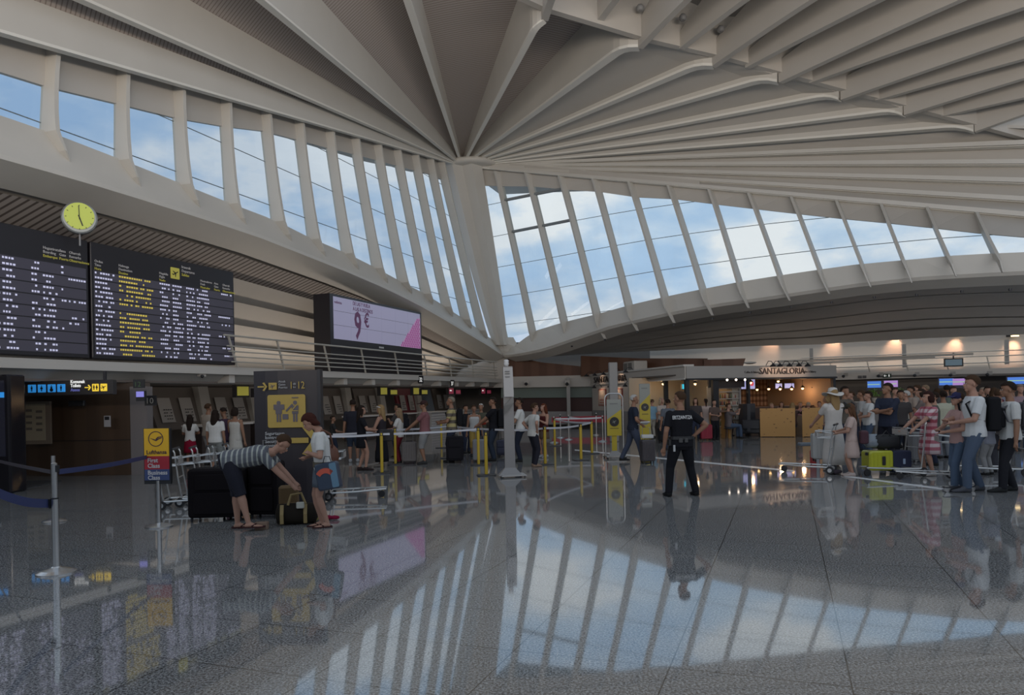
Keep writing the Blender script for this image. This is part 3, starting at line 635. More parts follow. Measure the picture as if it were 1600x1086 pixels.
for i, (q, kind_) in enumerate(stations):
    nm = names[i]
    t = thing('display_wall', 'leaning display wall with posters, ' + nm, 'display wall', LW(q, -15.4-3.4, 0), RZA, 'display walls behind the check-in desks')
    MB().slab([(-1.0, 0, .9), (1.0, 0, .9), (.55, .1, 2.3), (-1.45, .1, 2.3)], (0, .12, 0)).build('panel', red_l if (kind_ == 'maroon' and i % 2 == 0) else dkpanel, t)
    MB().slab([(1.05, -.15, 0), (1.55, -.15, 0), (1.0, -.15, 2.33), (.55, -.15, 2.33)], (0, .3, 0)).build('slanting_fin', panel_w, t)
    for x in (-.75, .15):
        p_ = MB().slab([(x-.1, -.02, 1.15), (x+.45, -.02, 1.15), (x+.22, .02, 1.95), (x-.30, .02, 1.95)], (0, -.015, 0)).build('poster', paper, t)
        m = MB(); rr = random.Random(i)
        for r_ in range(4):
            for c_ in range(4):
                if rr.random() < .8: m.box(x+.0+c_*.09-r_*.02, x+.05+c_*.09-r_*.02, -.045, -.036, 1.25+r_*.1, 1.28+r_*.1)
        m.build('printed_mark', black, p_)
    t = thing('checkin_desk', 'check-in desk ' + nm, 'check-in desk', LW(q, -15.4-1.9, 0), RZA, 'check-in desks along the left wall')
    MB().box(-1.1, 1.1, -.35, .35, 0, 1.02).build('front', dk if kind_ == 'yellow' else silver, t)
    MB().box(-1.16, 1.16, -.42, .40, 1.02, 1.08).build('top', wtop, t)
    if kind_ != 'yellow':
        m = MB()
        for r_ in range(7): m.box(-1.1, 1.1, -.37, -.35, .08+r_*.13, .15+r_*.13)
        m.build('slats', mat('light slat', (.5, .49, .5), .4), t)
    else: MB().box(-.55, .55, -.37, -.35, .1, .95).build('inset_panel', mat('inset dark', (.055, .045, .042), .5), t)
    t = thing('monitor', kind_ + ' flight monitor hung ' + nm, 'monitor', LW(q+.3, -15.4-1.0, 2.33), RZA, 'monitors over the check-in desks')
    MB().box(-.52, .10, -.03, .12, -.42, -.02).build('housing', black, t); MB().box(-.47, .05, -.045, -.03, -.36, -.07).build('screen', yscr if kind_ == 'yellow' else rscr, t)
    t2 = thing('monitor', 'small ' + kind_ + ' side monitor hung ' + nm, 'monitor', LW(q+.95, -15.4-1.0, 2.33), RZA, 'monitors over the check-in desks')
    MB().box(-.32, .32, -.03, .12, -.42, -.12).build('housing', black, t2); MB().box(-.28, .28, -.045, -.03, -.36, -.17).build('screen', yscr if kind_ == 'yellow' else rscr, t2)
    if kind_ == 'maroon':
        for tt in (t,): text('IBERIA', .10, frontM(-.42, -.05, -.22), white_e, tt, sx=.8)
t = thing('monitor', 'small blue and white monitor on the grey end post of the wood wall', 'monitor', W(219, 619, 17.2)); MB().box(-.1, .1, 0, .1, -.12, .12).build('housing', black, t); MB().box(-.09, .09, -.01, 0, -.02, .11).build('screen', bscr, t)
t = thing('desk_number', 'black desk number plate reading 10', 'number plate', W(235, 626, 17.6)); MB().box(-.14, .14, 0, .04, -.12, .12).build('plate', black, t)
text('10', .2, frontM(-.12, -.006, -.07), mat('dim number', (.30, .28, .24), .6), t)
t = thing('desk_number', 'black double-digit number plate hanging above the posters', 'number plate', W(216, 601, 17.0)); MB().box(-.12, .14, 0, .04, -.08, .12).build('plate', black, t); text('12', .17, frontM(-.1, -.006, -.05), mat('dim green number', (.07, .12, .06), .6), t)
for px, py, s_, lb in ((658, 593, '32', 'small black number plate above the desks, left of the two'), (707, 599, '37', 'small black number plate hanging near the corner, right of the two')):
    q, z = HP(px, py, -15.3); t = thing('desk_number', lb, 'number plate', LW(q, -15.3, z), RZA); MB().box(-.22, .22, 0, .04, -.17, .17).build('plate', black, t); text(s_, .27, frontM(-.18, -.006, -.1), white_e, t)
q, z = HP(316, 588, -15.3); t = thing('security_camera', 'small dark camera on the cream gallery fascia', 'camera', LW(q, -15.3, z), RZA); MB().ball((0, 0, 0), .05).build('lens', black, t, True); MB().box(-.03, .2, .05, .15, 0, .15).build('bracket', soffit_m, t)

# ================= back of the hall =================
bw = struct('wall_back')
brown = wave_mat('brown veneer', (.115, .055, .034), (.15, .075, .048), .35, axis='X', thr=(.3, .7), rough=.45)
def wallpoly(pxs, d0, d1, name, m, parent, th=.25):
    pts = []
    for (x, y) in pxs:
        t_ = (x-pxs[0][0])/max(1, (max(p[0] for p in pxs)-pxs[0][0])); pts.append(W(x, y, d0 + (d1-d0)*t_))
    return MB().slab(pts, (0, th, 0)).build(name, m, parent)
wallpoly([(785, 553), (808, 558), (845, 566), (912, 573), (912, 588), (785, 592)], 42.6, 40.8, 'brown_panel', brown, bw)
wallpoly([(908, 556), (1000, 560), (1106, 560), (1100, 578), (1000, 580), (908, 588)], 40.2, 34, 'brown_panel', brown, bw)
wallpoly([(1100, 562), (1165, 560), (1160, 575), (1100, 575)], 34, 33, 'brown_panel', brown, bw)
wallpoly([(783, 589), (927, 586), (927, 604), (783, 606)], 42.3, 40.2, 'fascia', white_paint, bw, .8)
seag = mat('sea green glass panel', (.16, .20, .18), .3); maroon = mat('maroon rear panel', (.055, .022, .022), .5)
wallpoly([(783, 604), (925, 603), (925, 621), (783, 622)], 42.6, 40.6, 'green_panel', seag, bw, .1)
wallpoly([(783, 620), (925, 619), (925, 644), (783, 644)], 42.9, 40.8, 'maroon_panel', maroon, bw, .1)
wallpoly([(783, 643), (925, 643), (925, 663), (783, 664)], 42.5, 40.5, 'low_wall', mat('grey low wall', (.27, .26, .26), .6), bw, .3)
a_ = W(887, 600, 40.3); MB().box(a_.x-.07, a_.x+.12, a_.y-.1, a_.y+.1, 0, 2.75).build('column', panel_w, bw)
red_t = mat('red low hoarding', (.40, .03, .05), .5)
o = wallpoly([(862, 652), (953, 649), (953, 660), (862, 660)], 37.5, 36.5, 'red_hoarding', red_t, None, .05); tag(o, 'long low red banner stretched behind the queue barriers', 'banner')
for px, d, lb in ((822, 40.9, 'left'), (886, 40, 'right')):
    t = thing('wall_spotlight', 'small black spotlight under the far cream fascia, %s of the two' % lb, 'spotlight', W(px, 600, d)); MB().ball((0, 0, 0), .09).build('head', black, t, True); MB().box(-.12, .15, .1, .5, -.0, .2).build('bracket', soffit_m, t)
# back structure behind all: closing wall and ceiling
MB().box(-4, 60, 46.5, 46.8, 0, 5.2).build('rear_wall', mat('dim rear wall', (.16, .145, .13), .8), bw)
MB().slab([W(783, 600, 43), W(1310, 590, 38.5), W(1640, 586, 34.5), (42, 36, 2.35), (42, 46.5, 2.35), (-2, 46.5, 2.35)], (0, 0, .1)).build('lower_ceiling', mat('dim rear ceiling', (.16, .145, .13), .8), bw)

# unseen walls added behind the viewer and at the right
rw = struct('unseen_wall_front'); hm_ = mat('back and unseen walls', (.30, .27, .24), .7)
MB().box(-24, 34, -14.3, -14, 0, 5.2).build('unseen_cladding', hm_, rw)  # unseen wall added to cut low sky light on the people
rw = struct('unseen_wall_side'); MB().box(33, 33.3, -14, 22, 0, 6.5).build('unseen_cladding', hm_, rw)  # unseen wall added to block low sky light from the right
MB().box(0-26, 0+2, Y0+6, Y0+6.2, 0, 3.9).build('back_wall', hm_, gal); MB().box(-26, 0, Y0-.1, Y0+6, 2.33, 2.8).build('gallery_slab', white_paint, gal)
# right rear gallery fascia, rails and desks
fas = struct('wall_right')
ra, rb = W(1300, 594, 38.6), W(1680, 587, 34.2); ra.z = rb.z = 2.28
dR = (rb-ra); dR.z = 0; Lr = dR.length; angR = math.atan2(dR.y, dR.x)
def FR(s_, y, z): return Vector((ra.x + dR.x/Lr*s_ - dR.y/Lr*y, ra.y + dR.y/Lr*s_ + dR.x/Lr*y, z))
fas.location = (ra.x, ra.y, 0); fas.rotation_euler = (0, 0, angR)
MB().box(0, Lr+14, 0, .3, 2.28, 2.62).build('fascia', white_paint, fas); MB().box(0, Lr+14, .25, 1.6, 2.56, 2.66).build('ledge', white_paint, fas)
MB().box(-10, Lr+14, 1.2, 1.35, 2.62, 4.95).build('upper_wall', soffit_m, fas)
l_ = area('right_vault_fill', tuple(FR(6, .7, 2.75)), (0, 0, 1), 26, .4, 110); l_.rotation_euler = (math.pi, 0, angR)  # added upward fill for the right vault, hidden by the fascia
MB().box(0, Lr+14, 2.6, 2.8, 0, 2.3).build('rear_desk_wall', mat('dark desk wall', (.085, .075, .07), .6), fas)
t = thing('gallery_railing', 'cream steel railing with thin slanting posts above the right desks', 'railing', FR(-2.5, 0, 2.62), angR)
for h in (.30, .62, .86): MB().tube([(0 if h < .8 else 1.0, -.12, h), (Lr+10, -.12, h)], .03, 6).build('rail', rail_m, t)
for k in range(12):
    x = .8 + k*1.75; MB().beam([(x, 0, 0), (x-.14, -.12, .62)], .05, .05, side=(1, 0, 0), up=(0, 1, 0)).build('post', rail_m, t)
for k in range(4):
    x = 1.5+k*4.4; MB().box(x-.09, x+.09, .3, .45, .2, 1.4).build('upright', panel_w, t)
for px, py, w_, kd in ((1366, 602, .62, 'b'), (1392, 601, .62, 'l'), (1479, 598, .62, 'b'), (1500, 598, .62, 'l'), (1590, 596, .8, 'b')):
    d = 38.0 - (px-1300)*.0115
    t = thing('monitor', 'flight monitor above the right crowd, %s' % {1366: 'left one over the man with folded arms', 1392: 'lilac one beside his head', 1479: 'bright blue and green one left of the tall man', 1500: 'lilac and pink one touching the tall man', 1590: 'dark blue at the right edge'}[px], 'monitor', W(px, py, d), angR, 'blue monitors over the right desks')
    MB().box(-w_/2-.05, w_/2+.05, 0, .1, -.26, .24).build('housing', mat('navy housing', (.012, .015, .06), .4), t)
    MB().box(-w_/2, w_/2, -.012, 0, -.12, .20).build('screen', mat('bright blue screen', (.05, .16, .55), .4, emit=.9) if kd == 'b' else mat('lilac pink screen', (.35, .2, .5), .4, emit=.8), t)
    MB().box(-w_/2, w_/2*.8, -.016, -.012, .02, .06).build('screen_stripe', mat('screen green stripe', (.3, .5, .25), .4, emit=.8), t)
t = thing('monitor', 'black framed monitor hanging from the right gallery rail', 'monitor', W(1490, 566, 34.8), angR)
MB().rbox(-.40, .40, 0, .1, -.21, .19, .02, axis='y').build('housing', black, t); MB().box(-.34, .34, -.012, 0, -.15, .13).build('screen', mat('dim teal screen', (.06, .10, .13), .4, emit=.7), t); MB().box(-.03, .03, 0, .05, .19, .45).build('hanger', black, t)
t = thing('exit_sign', 'small white lit exit sign on the right fascia', 'sign', W(1386, 587, 37.2), angR); MB().box(-.2, .2, 0, .06, -.10, .10).build('panel', dg_, t); m = MB(); arrow_icon(m, -.08, 0, .13, -.004, -1); pict_man(m, .09, 0, .13, -.004); m.build('symbol', white_e, t)
t = thing('info_plate', 'small dark two-part plate on the right fascia, left of the exit sign', 'sign', W(1347, 589, 37.8), angR); MB().box(-.20, -.01, 0, .04, -.07, .07).build('plate', dark, t); MB().box(.02, .2, 0, .04, -.07, .07).build('plate', dark, t)
for i, px in enumerate((1319, 1374, 1430, 1486, 1543)):
    t = thing('wall_spotlight', 'small dark spotlight on the right fascia, %s' % ('leftmost', 'just left of the exit sign', 'right of the exit sign', 'left of the tall man\'s head', 'right of the tall man\'s head')[i], 'spotlight', W(px, 586.5-(px-1319)*.012, 37.7-(px-1319)*.0115), angR, 'spotlights on the right fascia')
    MB().ball((-.04, -.2, -.05), .08).build('head', black, t, True); MB().box(-.02, .18, -.15, 0, -.05, .12).build('bracket', panel_w, t)
# right desks
for i, (px, c_) in enumerate(((1330, 'pale counter top'), (1395, 'pale counter top'), (1480, 'dark laminate'), (1560, 'dark laminate'))):
    p_ = W(px, 640, 36.6-(px-1300)*.011); t = thing('service_desk', ('pale service desk behind the boy in white', 'pale service desk behind the man with folded arms', 'dark service desk hidden behind the crowd, left one', 'dark service desk hidden behind the crowd, right one')[i], 'service desk', (p_.x, p_.y, 0), angR, 'service desks on the right')
    MB().box(-.8, .8, 0, .6, 0, 1.1).build('front', mat('grey desk front', (.22, .225, .235), .5) if i < 2 else MATS[c_], t); MB().box(-.82, .82, -.06, .65, 1.1, 1.15).build('top', wtop, t)
# warm downlights on the far soffit
for i, (px, py) in enumerate(((1207, 519), (1304, 520), (1400, 520), (1494, 522), (1585, 525))):
    u_, v_ = ray(px, py); nx_, ny_ = -dR.y/Lr, dR.x/Lr; d = (ra.x*nx_ + ra.y*ny_ + 1.0)/(u_*nx_ + ny_); p_ = W(px, py, d)
    t = thing('downlight', 'warm downlight on the far vaulted soffit, %s of five' % ('first from the left', 'second from the left', 'middle', 'second from the right', 'rightmost')[i], 'downlight', p_, 0, 'warm downlights on the far soffit')
    MB().rbox(-.16, .16, -.10, .02, -.03, .03, .01).build('lamp_face', mat('warm lamp', (1, .74, .38), .5, emit=4), t); MB().box(-.2, .2, .02, .35, -.03, .12).build('housing', dark, t)
    l = bpy.data.lights.new('downlight', 'SPOT'); l.energy = 110; l.color = (1, .55, .33); l.spot_size = 1.1; l.spot_blend = .8; l.shadow_soft_size = .1
    lo = bpy.data.objects.new('downlight_lamp', l); COL.objects.link(lo); lo.location = p_ + Vector((0, -.25, -.02)); lo.rotation_euler = Vector((0, .55, -.83)).to_track_quat('-Z', 'Y').to_euler()
# ================= cafe =================
shop = struct('wall_shop')
cream_w = mat('cream shop wall', (.44, .40, .355), .6); cream_g = mat('grey cream shop fascia', (.33, .31, .285), .6)
c0, c1, c2 = W(925, 600, 39.4), W(1072, 600, 28.6), W(1306, 600, 31.2)
for c in (c0, c1, c2): c.z = 0
def seg(a, b):
    d = b-a; d.z = 0; return a.copy(), math.atan2(d.y, d.x), d.length
def sf(s_, a, ang): return a + Vector((math.cos(ang)*s_, math.sin(ang)*s_, 0))
sa, sang, sl = seg(c0, c1); fa, fang, fl_ = seg(c1, c2)
side = struct('wall_shop_side', sa, sang); front = struct('wall_shop_front', fa, fang)
zt, zb = 2.80, 2.30
MB().box(-.1, sl, -.05, .3, zb, zt).build('fascia', cream_w, side); MB().box(-.15, sl, -.10, .35, zt, zt+.07).build('cornice', white_paint, side); MB().box(-.12, sl, -.08, .3, zb-.02, zb+.04).build('moulding', white_paint, side)
w_end = sl*.62
m = MB(); m.box(0, w_end, 0, .25, .0, zb); m.build('panelled_wall', wave_mat('panelled cream wall', (.34, .31, .275), (.44, .40, .355), 1.4, axis='X', thr=(.02, .08)), side)
MB().box(0, w_end, -.02, .0, .0, .95).build('dado', mat('grey dado', (.22, .215, .21), .6), side)
for s0 in (w_end, w_end + (sl-w_end)*.52, sl-.12): MB().box(s0, s0+.16, -.03, .12, 0, zb).build('black_frame', black, side)
MB().box(w_end, sl, .02, .04, .9, zb).build('shop_glass', glassm, side); MB().box(w_end, sl, 0, .1, 0, .9).build('black_base', mat('dark shop base', (.03, .027, .027), .5), side)
MB().box(0, fl_, -.05, .3, zb+.02, zt).build('fascia', cream_g, front); MB().box(-.02, fl_, -.1, .3, zb-.05, zb+.02).build('black_rail', black, front)
sx = fl_/ (1306-1072)
for s0, s1 in ((0, .12), ((1112-1072)*sx*.98, (1116-1072)*sx+.12), ((1164-1072)*sx, (1164-1072)*sx+.10), (fl_-.14, fl_)): MB().box(s0, s1, 0, .14, 0, zb).build('black_frame', black, front)
MB().box(0, (1112-1072)*sx, .03, .05, .0, zb).build('shop_glass', glassm, front)
MB().box((1112-1072)*sx, (1166-1072)*sx, .3, .4, 1.95, zb).build('black_header', mat('dark shop header', (.03, .02, .018), .5), front)
# shop interior
inn = mat('warm shop back wall', (.30, .20, .13), .7); tile_br = wave_mat('warm shop shelving wall', (.16, .085, .05), (.34, .22, .14), 1.2, axis='Z', thr=(.3, .5), bands2=('X', 1.5, (.5, .4, .35)))
MB().box(3.0, fl_-.1, 4.2, 4.3, 0, 2.6).build('rear_wall', tile_br, front); MB().box(-.6, 2.9, 3.4, 3.5, 0, 2.45).build('rear_wall', mat('pale shop rear wall', (.36, .32, .26), .7), front); MB().box(2.6, 2.9, .6, 3.4, 0, 2.45).build('inner_side_wall', mat('pale shop rear wall', (.36, .32, .26), .7), front); MB().box(.05, fl_, .3, 4.3, 2.45, 2.5).build('shop_ceiling', mat('dark shop ceiling', (.10, .08, .065), .7), front)
MB().box(fl_-.1, fl_, .2, 4.3, 0, 2.4).build('inner_side_wall', inn, front)
o = thing('bottle_shelf', 'white open shelf unit full of bottles and packets inside the cafe', 'shelf', sf((1116-1072)*sx+.25, fa, fang) + Vector((-math.sin(fang)*.5, math.cos(fang)*.5, 0)), fang)
shW = (1161-1120)*sx
frm = MB(); frm.box(0, .05, 0, .5, .3, 1.95); frm.box(shW-.05, shW, 0, .5, .3, 1.95); frm.box(0, shW, 0, .5, 1.9, 2.0); frm.build('frame', mat('grey shelf frame', (.35, .33, .32), .4), o)
for k in range(6): MB().box(.05, shW-.05, .02, .5, .35+k*.28, .38+k*.28).build('shelf', mat('grey shelf frame', (.35, .33, .32), .4), o)
bcols = [mat('bottle %s' % n_, c_, .35) for n_, c_ in (('red', (.25, .05, .04)), ('cream', (.45, .40, .33)), ('dark', (.05, .04, .04)), ('green', (.10, .14, .07)), ('amber', (.3, .14, .04)))]
rr = random.Random(4)
for k in range(5):
    x = .09
    while x < shW-.1:
        b = MB().lathe([(.03, 0), (.034, .08), (.03, .13), (.013, .17), (.013, .20)], 8).build('bottle', bcols[rr.randrange(5)], None, True, loc=o.location + Matrix.Rotation(fang, 3, 'Z') @ Vector((x, .12, .385+k*.28)))
        tag(b, 'small bottle standing on the open shelf inside the cafe', 'bottle', 'bottles on the cafe shelf'); x += rr.uniform(.085, .12)
# counter & menu screens
o = thing('cafe_counter', 'dark cafe serving counter under the pendant lamps', 'counter', sf((1168-1072)*sx, fa, fang) + Vector((-math.sin(fang)*1.2, math.cos(fang)*1.2, 0)), fang)
MB().box(0, (1300-1168)*sx, 0, .7, 0, 1.05).build('front', mat('dark wood counter', (.06, .035, .025), .5), o); MB().box(-.05, (1300-1168)*sx+.05, -.06, .75, 1.05, 1.11).build('top', mat('brown counter top', (.14, .08, .05), .3), o)
menu = mat('menu screen', (.30, .33, .62), .4, emit=.85)
for i, (a, b) in enumerate(((1167, 1203), (1206, 1229), (1264, 1276), (1280, 1297))):
    x0, x1 = (a-1072)*sx, (b-1072)*sx; P_ = sf(x0, fa, fang) + Vector((-math.sin(fang)*2.2, math.cos(fang)*2.2, 0)); kk = 1.07
    t = thing('menu_screen', 'lit blue menu screen in the cafe, ' + ('leftmost, widest', 'second from the left', 'small one under the right half', 'rightmost small one')[i], 'screen', P_, fang, 'menu screens in the cafe')
    z0, z1 = (1.85, 2.38) if i < 2 else (1.85, 2.12); MB().box(.0, (x1-x0)*kk, 0, .06, z0, z1).build('housing', black, t); MB().box(.03, (x1-x0)*kk-.03, -.012, 0, z0+.03, z1-.03).build('screen', menu, t)
    if i == 1: MB().lathe([(.001, -.004), (.10, -.004), (.10, .004), (.001, .004)], 14, (0, 0, 0), Matrix.Translation(((x1-x0)*.8, -.02, 2.1)) @ Matrix.Rotation(math.pi/2, 4, 'X')).build('red_motif', mat('menu red', (.6, .08, .12), .4, emit=.8), t)
warm = mat('warm bulb', (1, .62, .25), .5, emit=4)
def pendant(loc, lab, drop=.35, power=18):
    t = thing('pendant_lamp', lab, 'lamp', loc, 0, 'pendant lamps in the cafe')
    MB().tube([(0, 0, 0), (0, 0, drop)], .008, 5).build('cord', black, t); MB().lathe([(.10, 0), (.09, .03), (.03, .09), (.02, .12)], 12, (0, 0, 0)).build('shade', dark, t); MB().ball((0, 0, -.02), .055).build('bulb', warm, t, True)
    if power:
        l = bpy.data.lights.new('bulb', 'POINT'); l.energy = power; l.color = (1, .6, .3); l.shadow_soft_size = .08; lo = bpy.data.objects.new('bulb_light', l); COL.objects.link(lo); lo.location = Vector(loc) - Vector((0, 0, .14))
for i, (px, py, d) in enumerate(((1173, 597, 31), (1201, 607, 32.2), (1219, 607, 32.2), (1237, 607, 32.3), (1254, 606, 32.3), (1271, 606, 32.4), (1288, 606, 32.4), (1216, 595, 33), (1183, 608, 33), (1036, 599, 31.0), (1086, 599, 30.6), (1031, 613, 33))):
    pendant(W(px, py, d), 'small warm pendant lamp in the cafe, ' + ('far left over the bottle shelf side', 'first of the counter row from the left', 'second of the counter row', 'third of the counter row', 'fourth of the counter row', 'fifth of the counter row', 'last of the counter row at right', 'high one above the second of the row', 'low one behind the first of the row', 'behind the left shop window', 'behind the window beside the turquoise screen', 'low one behind the left shop window')[i], .35, 14 if i in (0, 2, 4, 6, 9, 10) else 0)
t = thing('turquoise_screen', 'small turquoise lit screen behind the shop window', 'screen', W(1071, 604, 30.5), fang); MB().box(-.18, .18, 0, .06, -.12, .12).build('housing', black, t); MB().box(-.16, .16, -.012, 0, -.10, .10).build('screen', mat('turquoise glow', (.05, .55, .75), .4, emit=1), t)
for i, s_ in enumerate((.95, 1.25, 1.55)): MB().ball(sf((1072+6+8*i*1.6+50-50)*0+((1131+13.5*i)-1072)*sx, fa, fang)+Vector((0, -.12, 2.24)), .045, n=8, m=5).build('spot_lamp', mat('white lamp', (1, .85, .7), .5, emit=4), shop)
# shop lettering and gooseneck lamps
bl_let = mat('dark lettering', (.03, .022, .02), .5)
s0 = (1180-1072)*sx
text('SANTAGLORIA', .36, frontM(s0, -.07, 2.46), bl_let, front, name='shop_name', sx=.95, depth=.02)
text('Coffee & Bakery', .13, frontM((1157-1072)*sx, -.07, 2.50), bl_let, front, name='shop_tagline', sx=.85); text('Coffee & Bakery', .13, frontM((1248-1072)*sx, -.07, 2.50), bl_let, front, name='shop_tagline', sx=.85)
text('SANTAGLORIA', .42, frontM(.55, -.09, 2.40), bl_let, side, name='shop_name', sx=1.62, depth=.02)
def goose(parent_a, ang, s_, lab, z=2.86, lit=True, grp='gooseneck lamps over the shop name'):
    P_ = sf(s_, parent_a, ang) + Vector((math.sin(ang)*.05, -math.cos(ang)*.05, z))
    t = thing('gooseneck_lamp', lab, 'lamp', P_, ang, grp)
    MB().tube([(0, .0, -.05), (0, -.15, .12), (0, -.34, .10), (0, -.42, -.02)], .014, 6).build('arm', black, t); MB().lathe([(.13, -.10), (.10, -.04), (.04, 0), (.03, .05)], 12, (0, -.42, -.02)).build('shade', black, t)
    if lit:
        l = bpy.data.lights.new('goose', 'SPOT'); l.energy = 45; l.color = (1, .66, .45); l.spot_size = 2.0; l.spot_blend = .9; l.shadow_soft_size = .05
        lo = bpy.data.objects.new('goose_light', l); COL.objects.link(lo); lo.location = P_ + Matrix.Rotation(ang, 3, 'Z') @ Vector((0, -.45, -.10)); lo.rotation_euler = (Matrix.Rotation(ang, 3, 'Z') @ Vector((0, .8, -.6))).to_track_quat('-Z', 'Y').to_euler()
for i, px in enumerate((1191, 1202, 1217, 1232, 1246)): goose(fa, fang, (px-1072)*sx, 'black gooseneck lamp over the front shop name, ' + ('leftmost', 'second', 'middle', 'fourth', 'rightmost')[i])
for i, s_ in enumerate((.5, 1.8, 3.1, 4.4, 6.0)): goose(sa, sang, s_, 'black gooseneck lamp over the side shop name, ' + ('leftmost', 'second', 'middle', 'fourth', 'rightmost')[i], lit=i in (1, 3), grp='gooseneck lamps over the side shop name')
redp = mat('poster red frame', (.30, .07, .05), .6); pp = mat('poster cream paper', (.42, .36, .30), .7)
for i, px in enumerate((942, 967, 992)):
    u, _ = ray(px, 620); a_, dd = sa, Vector((math.cos(sang), math.sin(sang), 0)); s_ = (u*a_.y - a_.x)/(dd.x - u*dd.y); P_ = sf(s_, sa, sang)
    t = thing('wall_poster', 'red framed poster on the cream shop wall, ' + ('leftmost', 'middle', 'rightmost')[i], 'poster', P_ + Vector((0, 0, .0)), sang, 'posters on the cream shop wall')
    z0 = 1.2 if i < 2 else 1.75; z1 = 2.05 if i < 2 else 2.2
    MB().box(-.55, .55, -.05, -.005, z0, z1).build('frame', redp, t); MB().box(-.48, .48, -.06, -.05, z0+.05, z1-.05).build('paper', pp, t)
    m = MB(); [m.box(-.3+j*.22, -.16+j*.22, -.066, -.06, z0+.12+k*.14, z0+.18+k*.14) for j in range(3) for k in range(2)]; m.build('printed_mark', redp, t)
    goose(sa, sang, s_, 'small gooseneck lamp over a poster on the cream wall, ' + ('leftmost', 'middle', 'rightmost')[i], z=2.22, lit=True, grp='lamps over the posters')
t = thing('rooftop_unit', 'pale boxy ventilation unit on top of the cafe roof', 'ventilation unit', W(988, 573, 37.0), sang)
MB().rbox(-.75, .75, -.2, .5, -.27, .27, .06, axis='y').build('casing', white_paint, t)
for x in (-.45, .15): MB().box(x-.18, x+.28, -.22, -.2, -.18, .18).build('opening', mat('unit opening', (.20, .19, .18), .6), t)
MB().lathe([(.02, .03), (.25, .0), (.25, -.04), (.1, -.08), (.02, -.08)], 16, W(1172, 566, 31)).build('roof_dish', white_paint, shop)
MB().tube([W(1210, 570, 31.5), W(1300, 566, 33), W(1460, 558, 33)], .05, 8).build('roof_pipe', white_paint, shop)
MB().tube([W(1216, 565, 32.5), W(1320, 561, 33.5), W(1520, 553, 33.5)], .05, 8).build('roof_pipe', white_paint, shop)

# ---- pine booths and black wing chair ----
pine = bpy.data.materials.new('knotty pine'); pine.use_nodes = True; _t = pine.node_tree; _b = _t.nodes['Principled BSDF']; _b.inputs['Roughness'].default_value = .5
_c = _t.nodes.new('ShaderNodeTexCoord'); _m = _t.nodes.new('ShaderNodeMapping'); _m.inputs['Scale'].default_value = (2.2, 2.2, 4.2); _v = _t.nodes.new('ShaderNodeTexVoronoi'); _v.inputs['Scale'].default_value = 1.9
_r = _t.nodes.new('ShaderNodeValToRGB'); _r.color_ramp.elements[0].position = .10; _r.color_ramp.elements[1].position = .20; _r.color_ramp.elements[0].color = (.14, .06, .02, 1); _r.color_ramp.elements[1].color = (.42, .22, .06, 1)
_t.links.new(_c.outputs['Object'], _m.inputs[0]); _t.links.new(_m.outputs[0], _v.inputs['Vector']); _t.links.new(_v.outputs['Distance'], _r.inputs[0]); _t.links.new(_r.outputs[0], _b.inputs['Base Color'])
def booth(px0, px1, pyb, lab):
    a, b = G(px0, pyb), G(px1, pyb); t = thing('booth_bench', lab, 'bench', a, math.atan2(b.y-a.y, b.x-a.x), 'pine booth benches')
    l_ = (b-a).length; MB().box(0, l_, 0, .06, .02, 1.10).build('back_panel', pine, t); MB().box(0, l_, .06, .5, .40, .46).build('seat', mat('brown seat', (.12, .07, .04), .6), t)
    MB().box(0, .05, .06, .5, 0, .4).build('side', pine, t); MB().box(l_-.05, l_, .06, .5, 0, .4).build('side', pine, t); return t
booth(1188, 1243, 683, 'knotty pine booth back panel, left of the two'); booth(1254, 1290, 683, 'knotty pine booth back panel, right of the two, behind the woman in white')
t = MB().box(0, .28, 0, .5, .0, .76).build('booth_table', mat('dark pine', (.17, .10, .05), .5), None, loc=G(1244, 679)); tag(t, 'narrow dark pine table between the two booths', 'table')
P_ = G(1176, 681.5); t = thing('wing_armchair', 'black high-backed wing armchair beside the pine booth', 'armchair', P_, math.radians(60))
lea = mat('black leather', (.022, .024, .03), .45)
MB().rbox(-.42, .42, -.40, .40, .12, .45, .1, axis='z').build('seat', lea, t, False); MB().loft([[Vector((x*(1-.12*j/6)*.46, .34+.06*math.cos(x*1.5)-.30*abs(x)**2, .2 + j*.18)) for x in (-1.1, -.8, -.4, 0, .4, .8, 1.1)] + [Vector((x*(1-.12*j/6)*.46, .46+.06*math.cos(x*1.5)-.30*abs(x)**2, .2 + j*.18)) for x in (1.1, .8, .4, 0, -.4, -.8, -1.1)] for j in range(7)], True, True).build('wing_back', lea, t)
for x in (-.42, .42): MB().rbox(x-.08, x+.08, -.38, .3, .3, .66, .05).build('armrest', lea, t)
for x in (-.35, .35):
    for y in (-.33, .33): MB().tube([(x, y, 0), (x, y, .13)], .03).build('leg', black, t)
t = thing('high_table', 'tall narrow wooden table in front of the cafe shelf', 'table', G(1121, 685), fang)
MB().box(-.5, .5, -.3, .3, 1.0, 1.06).build('tabletop', MATS['brown counter top'], t)
for x in (-.42, .42): MB().box(x-.06, x+.06, -.25, .25, 0, 1.0).build('leg', pine, t)

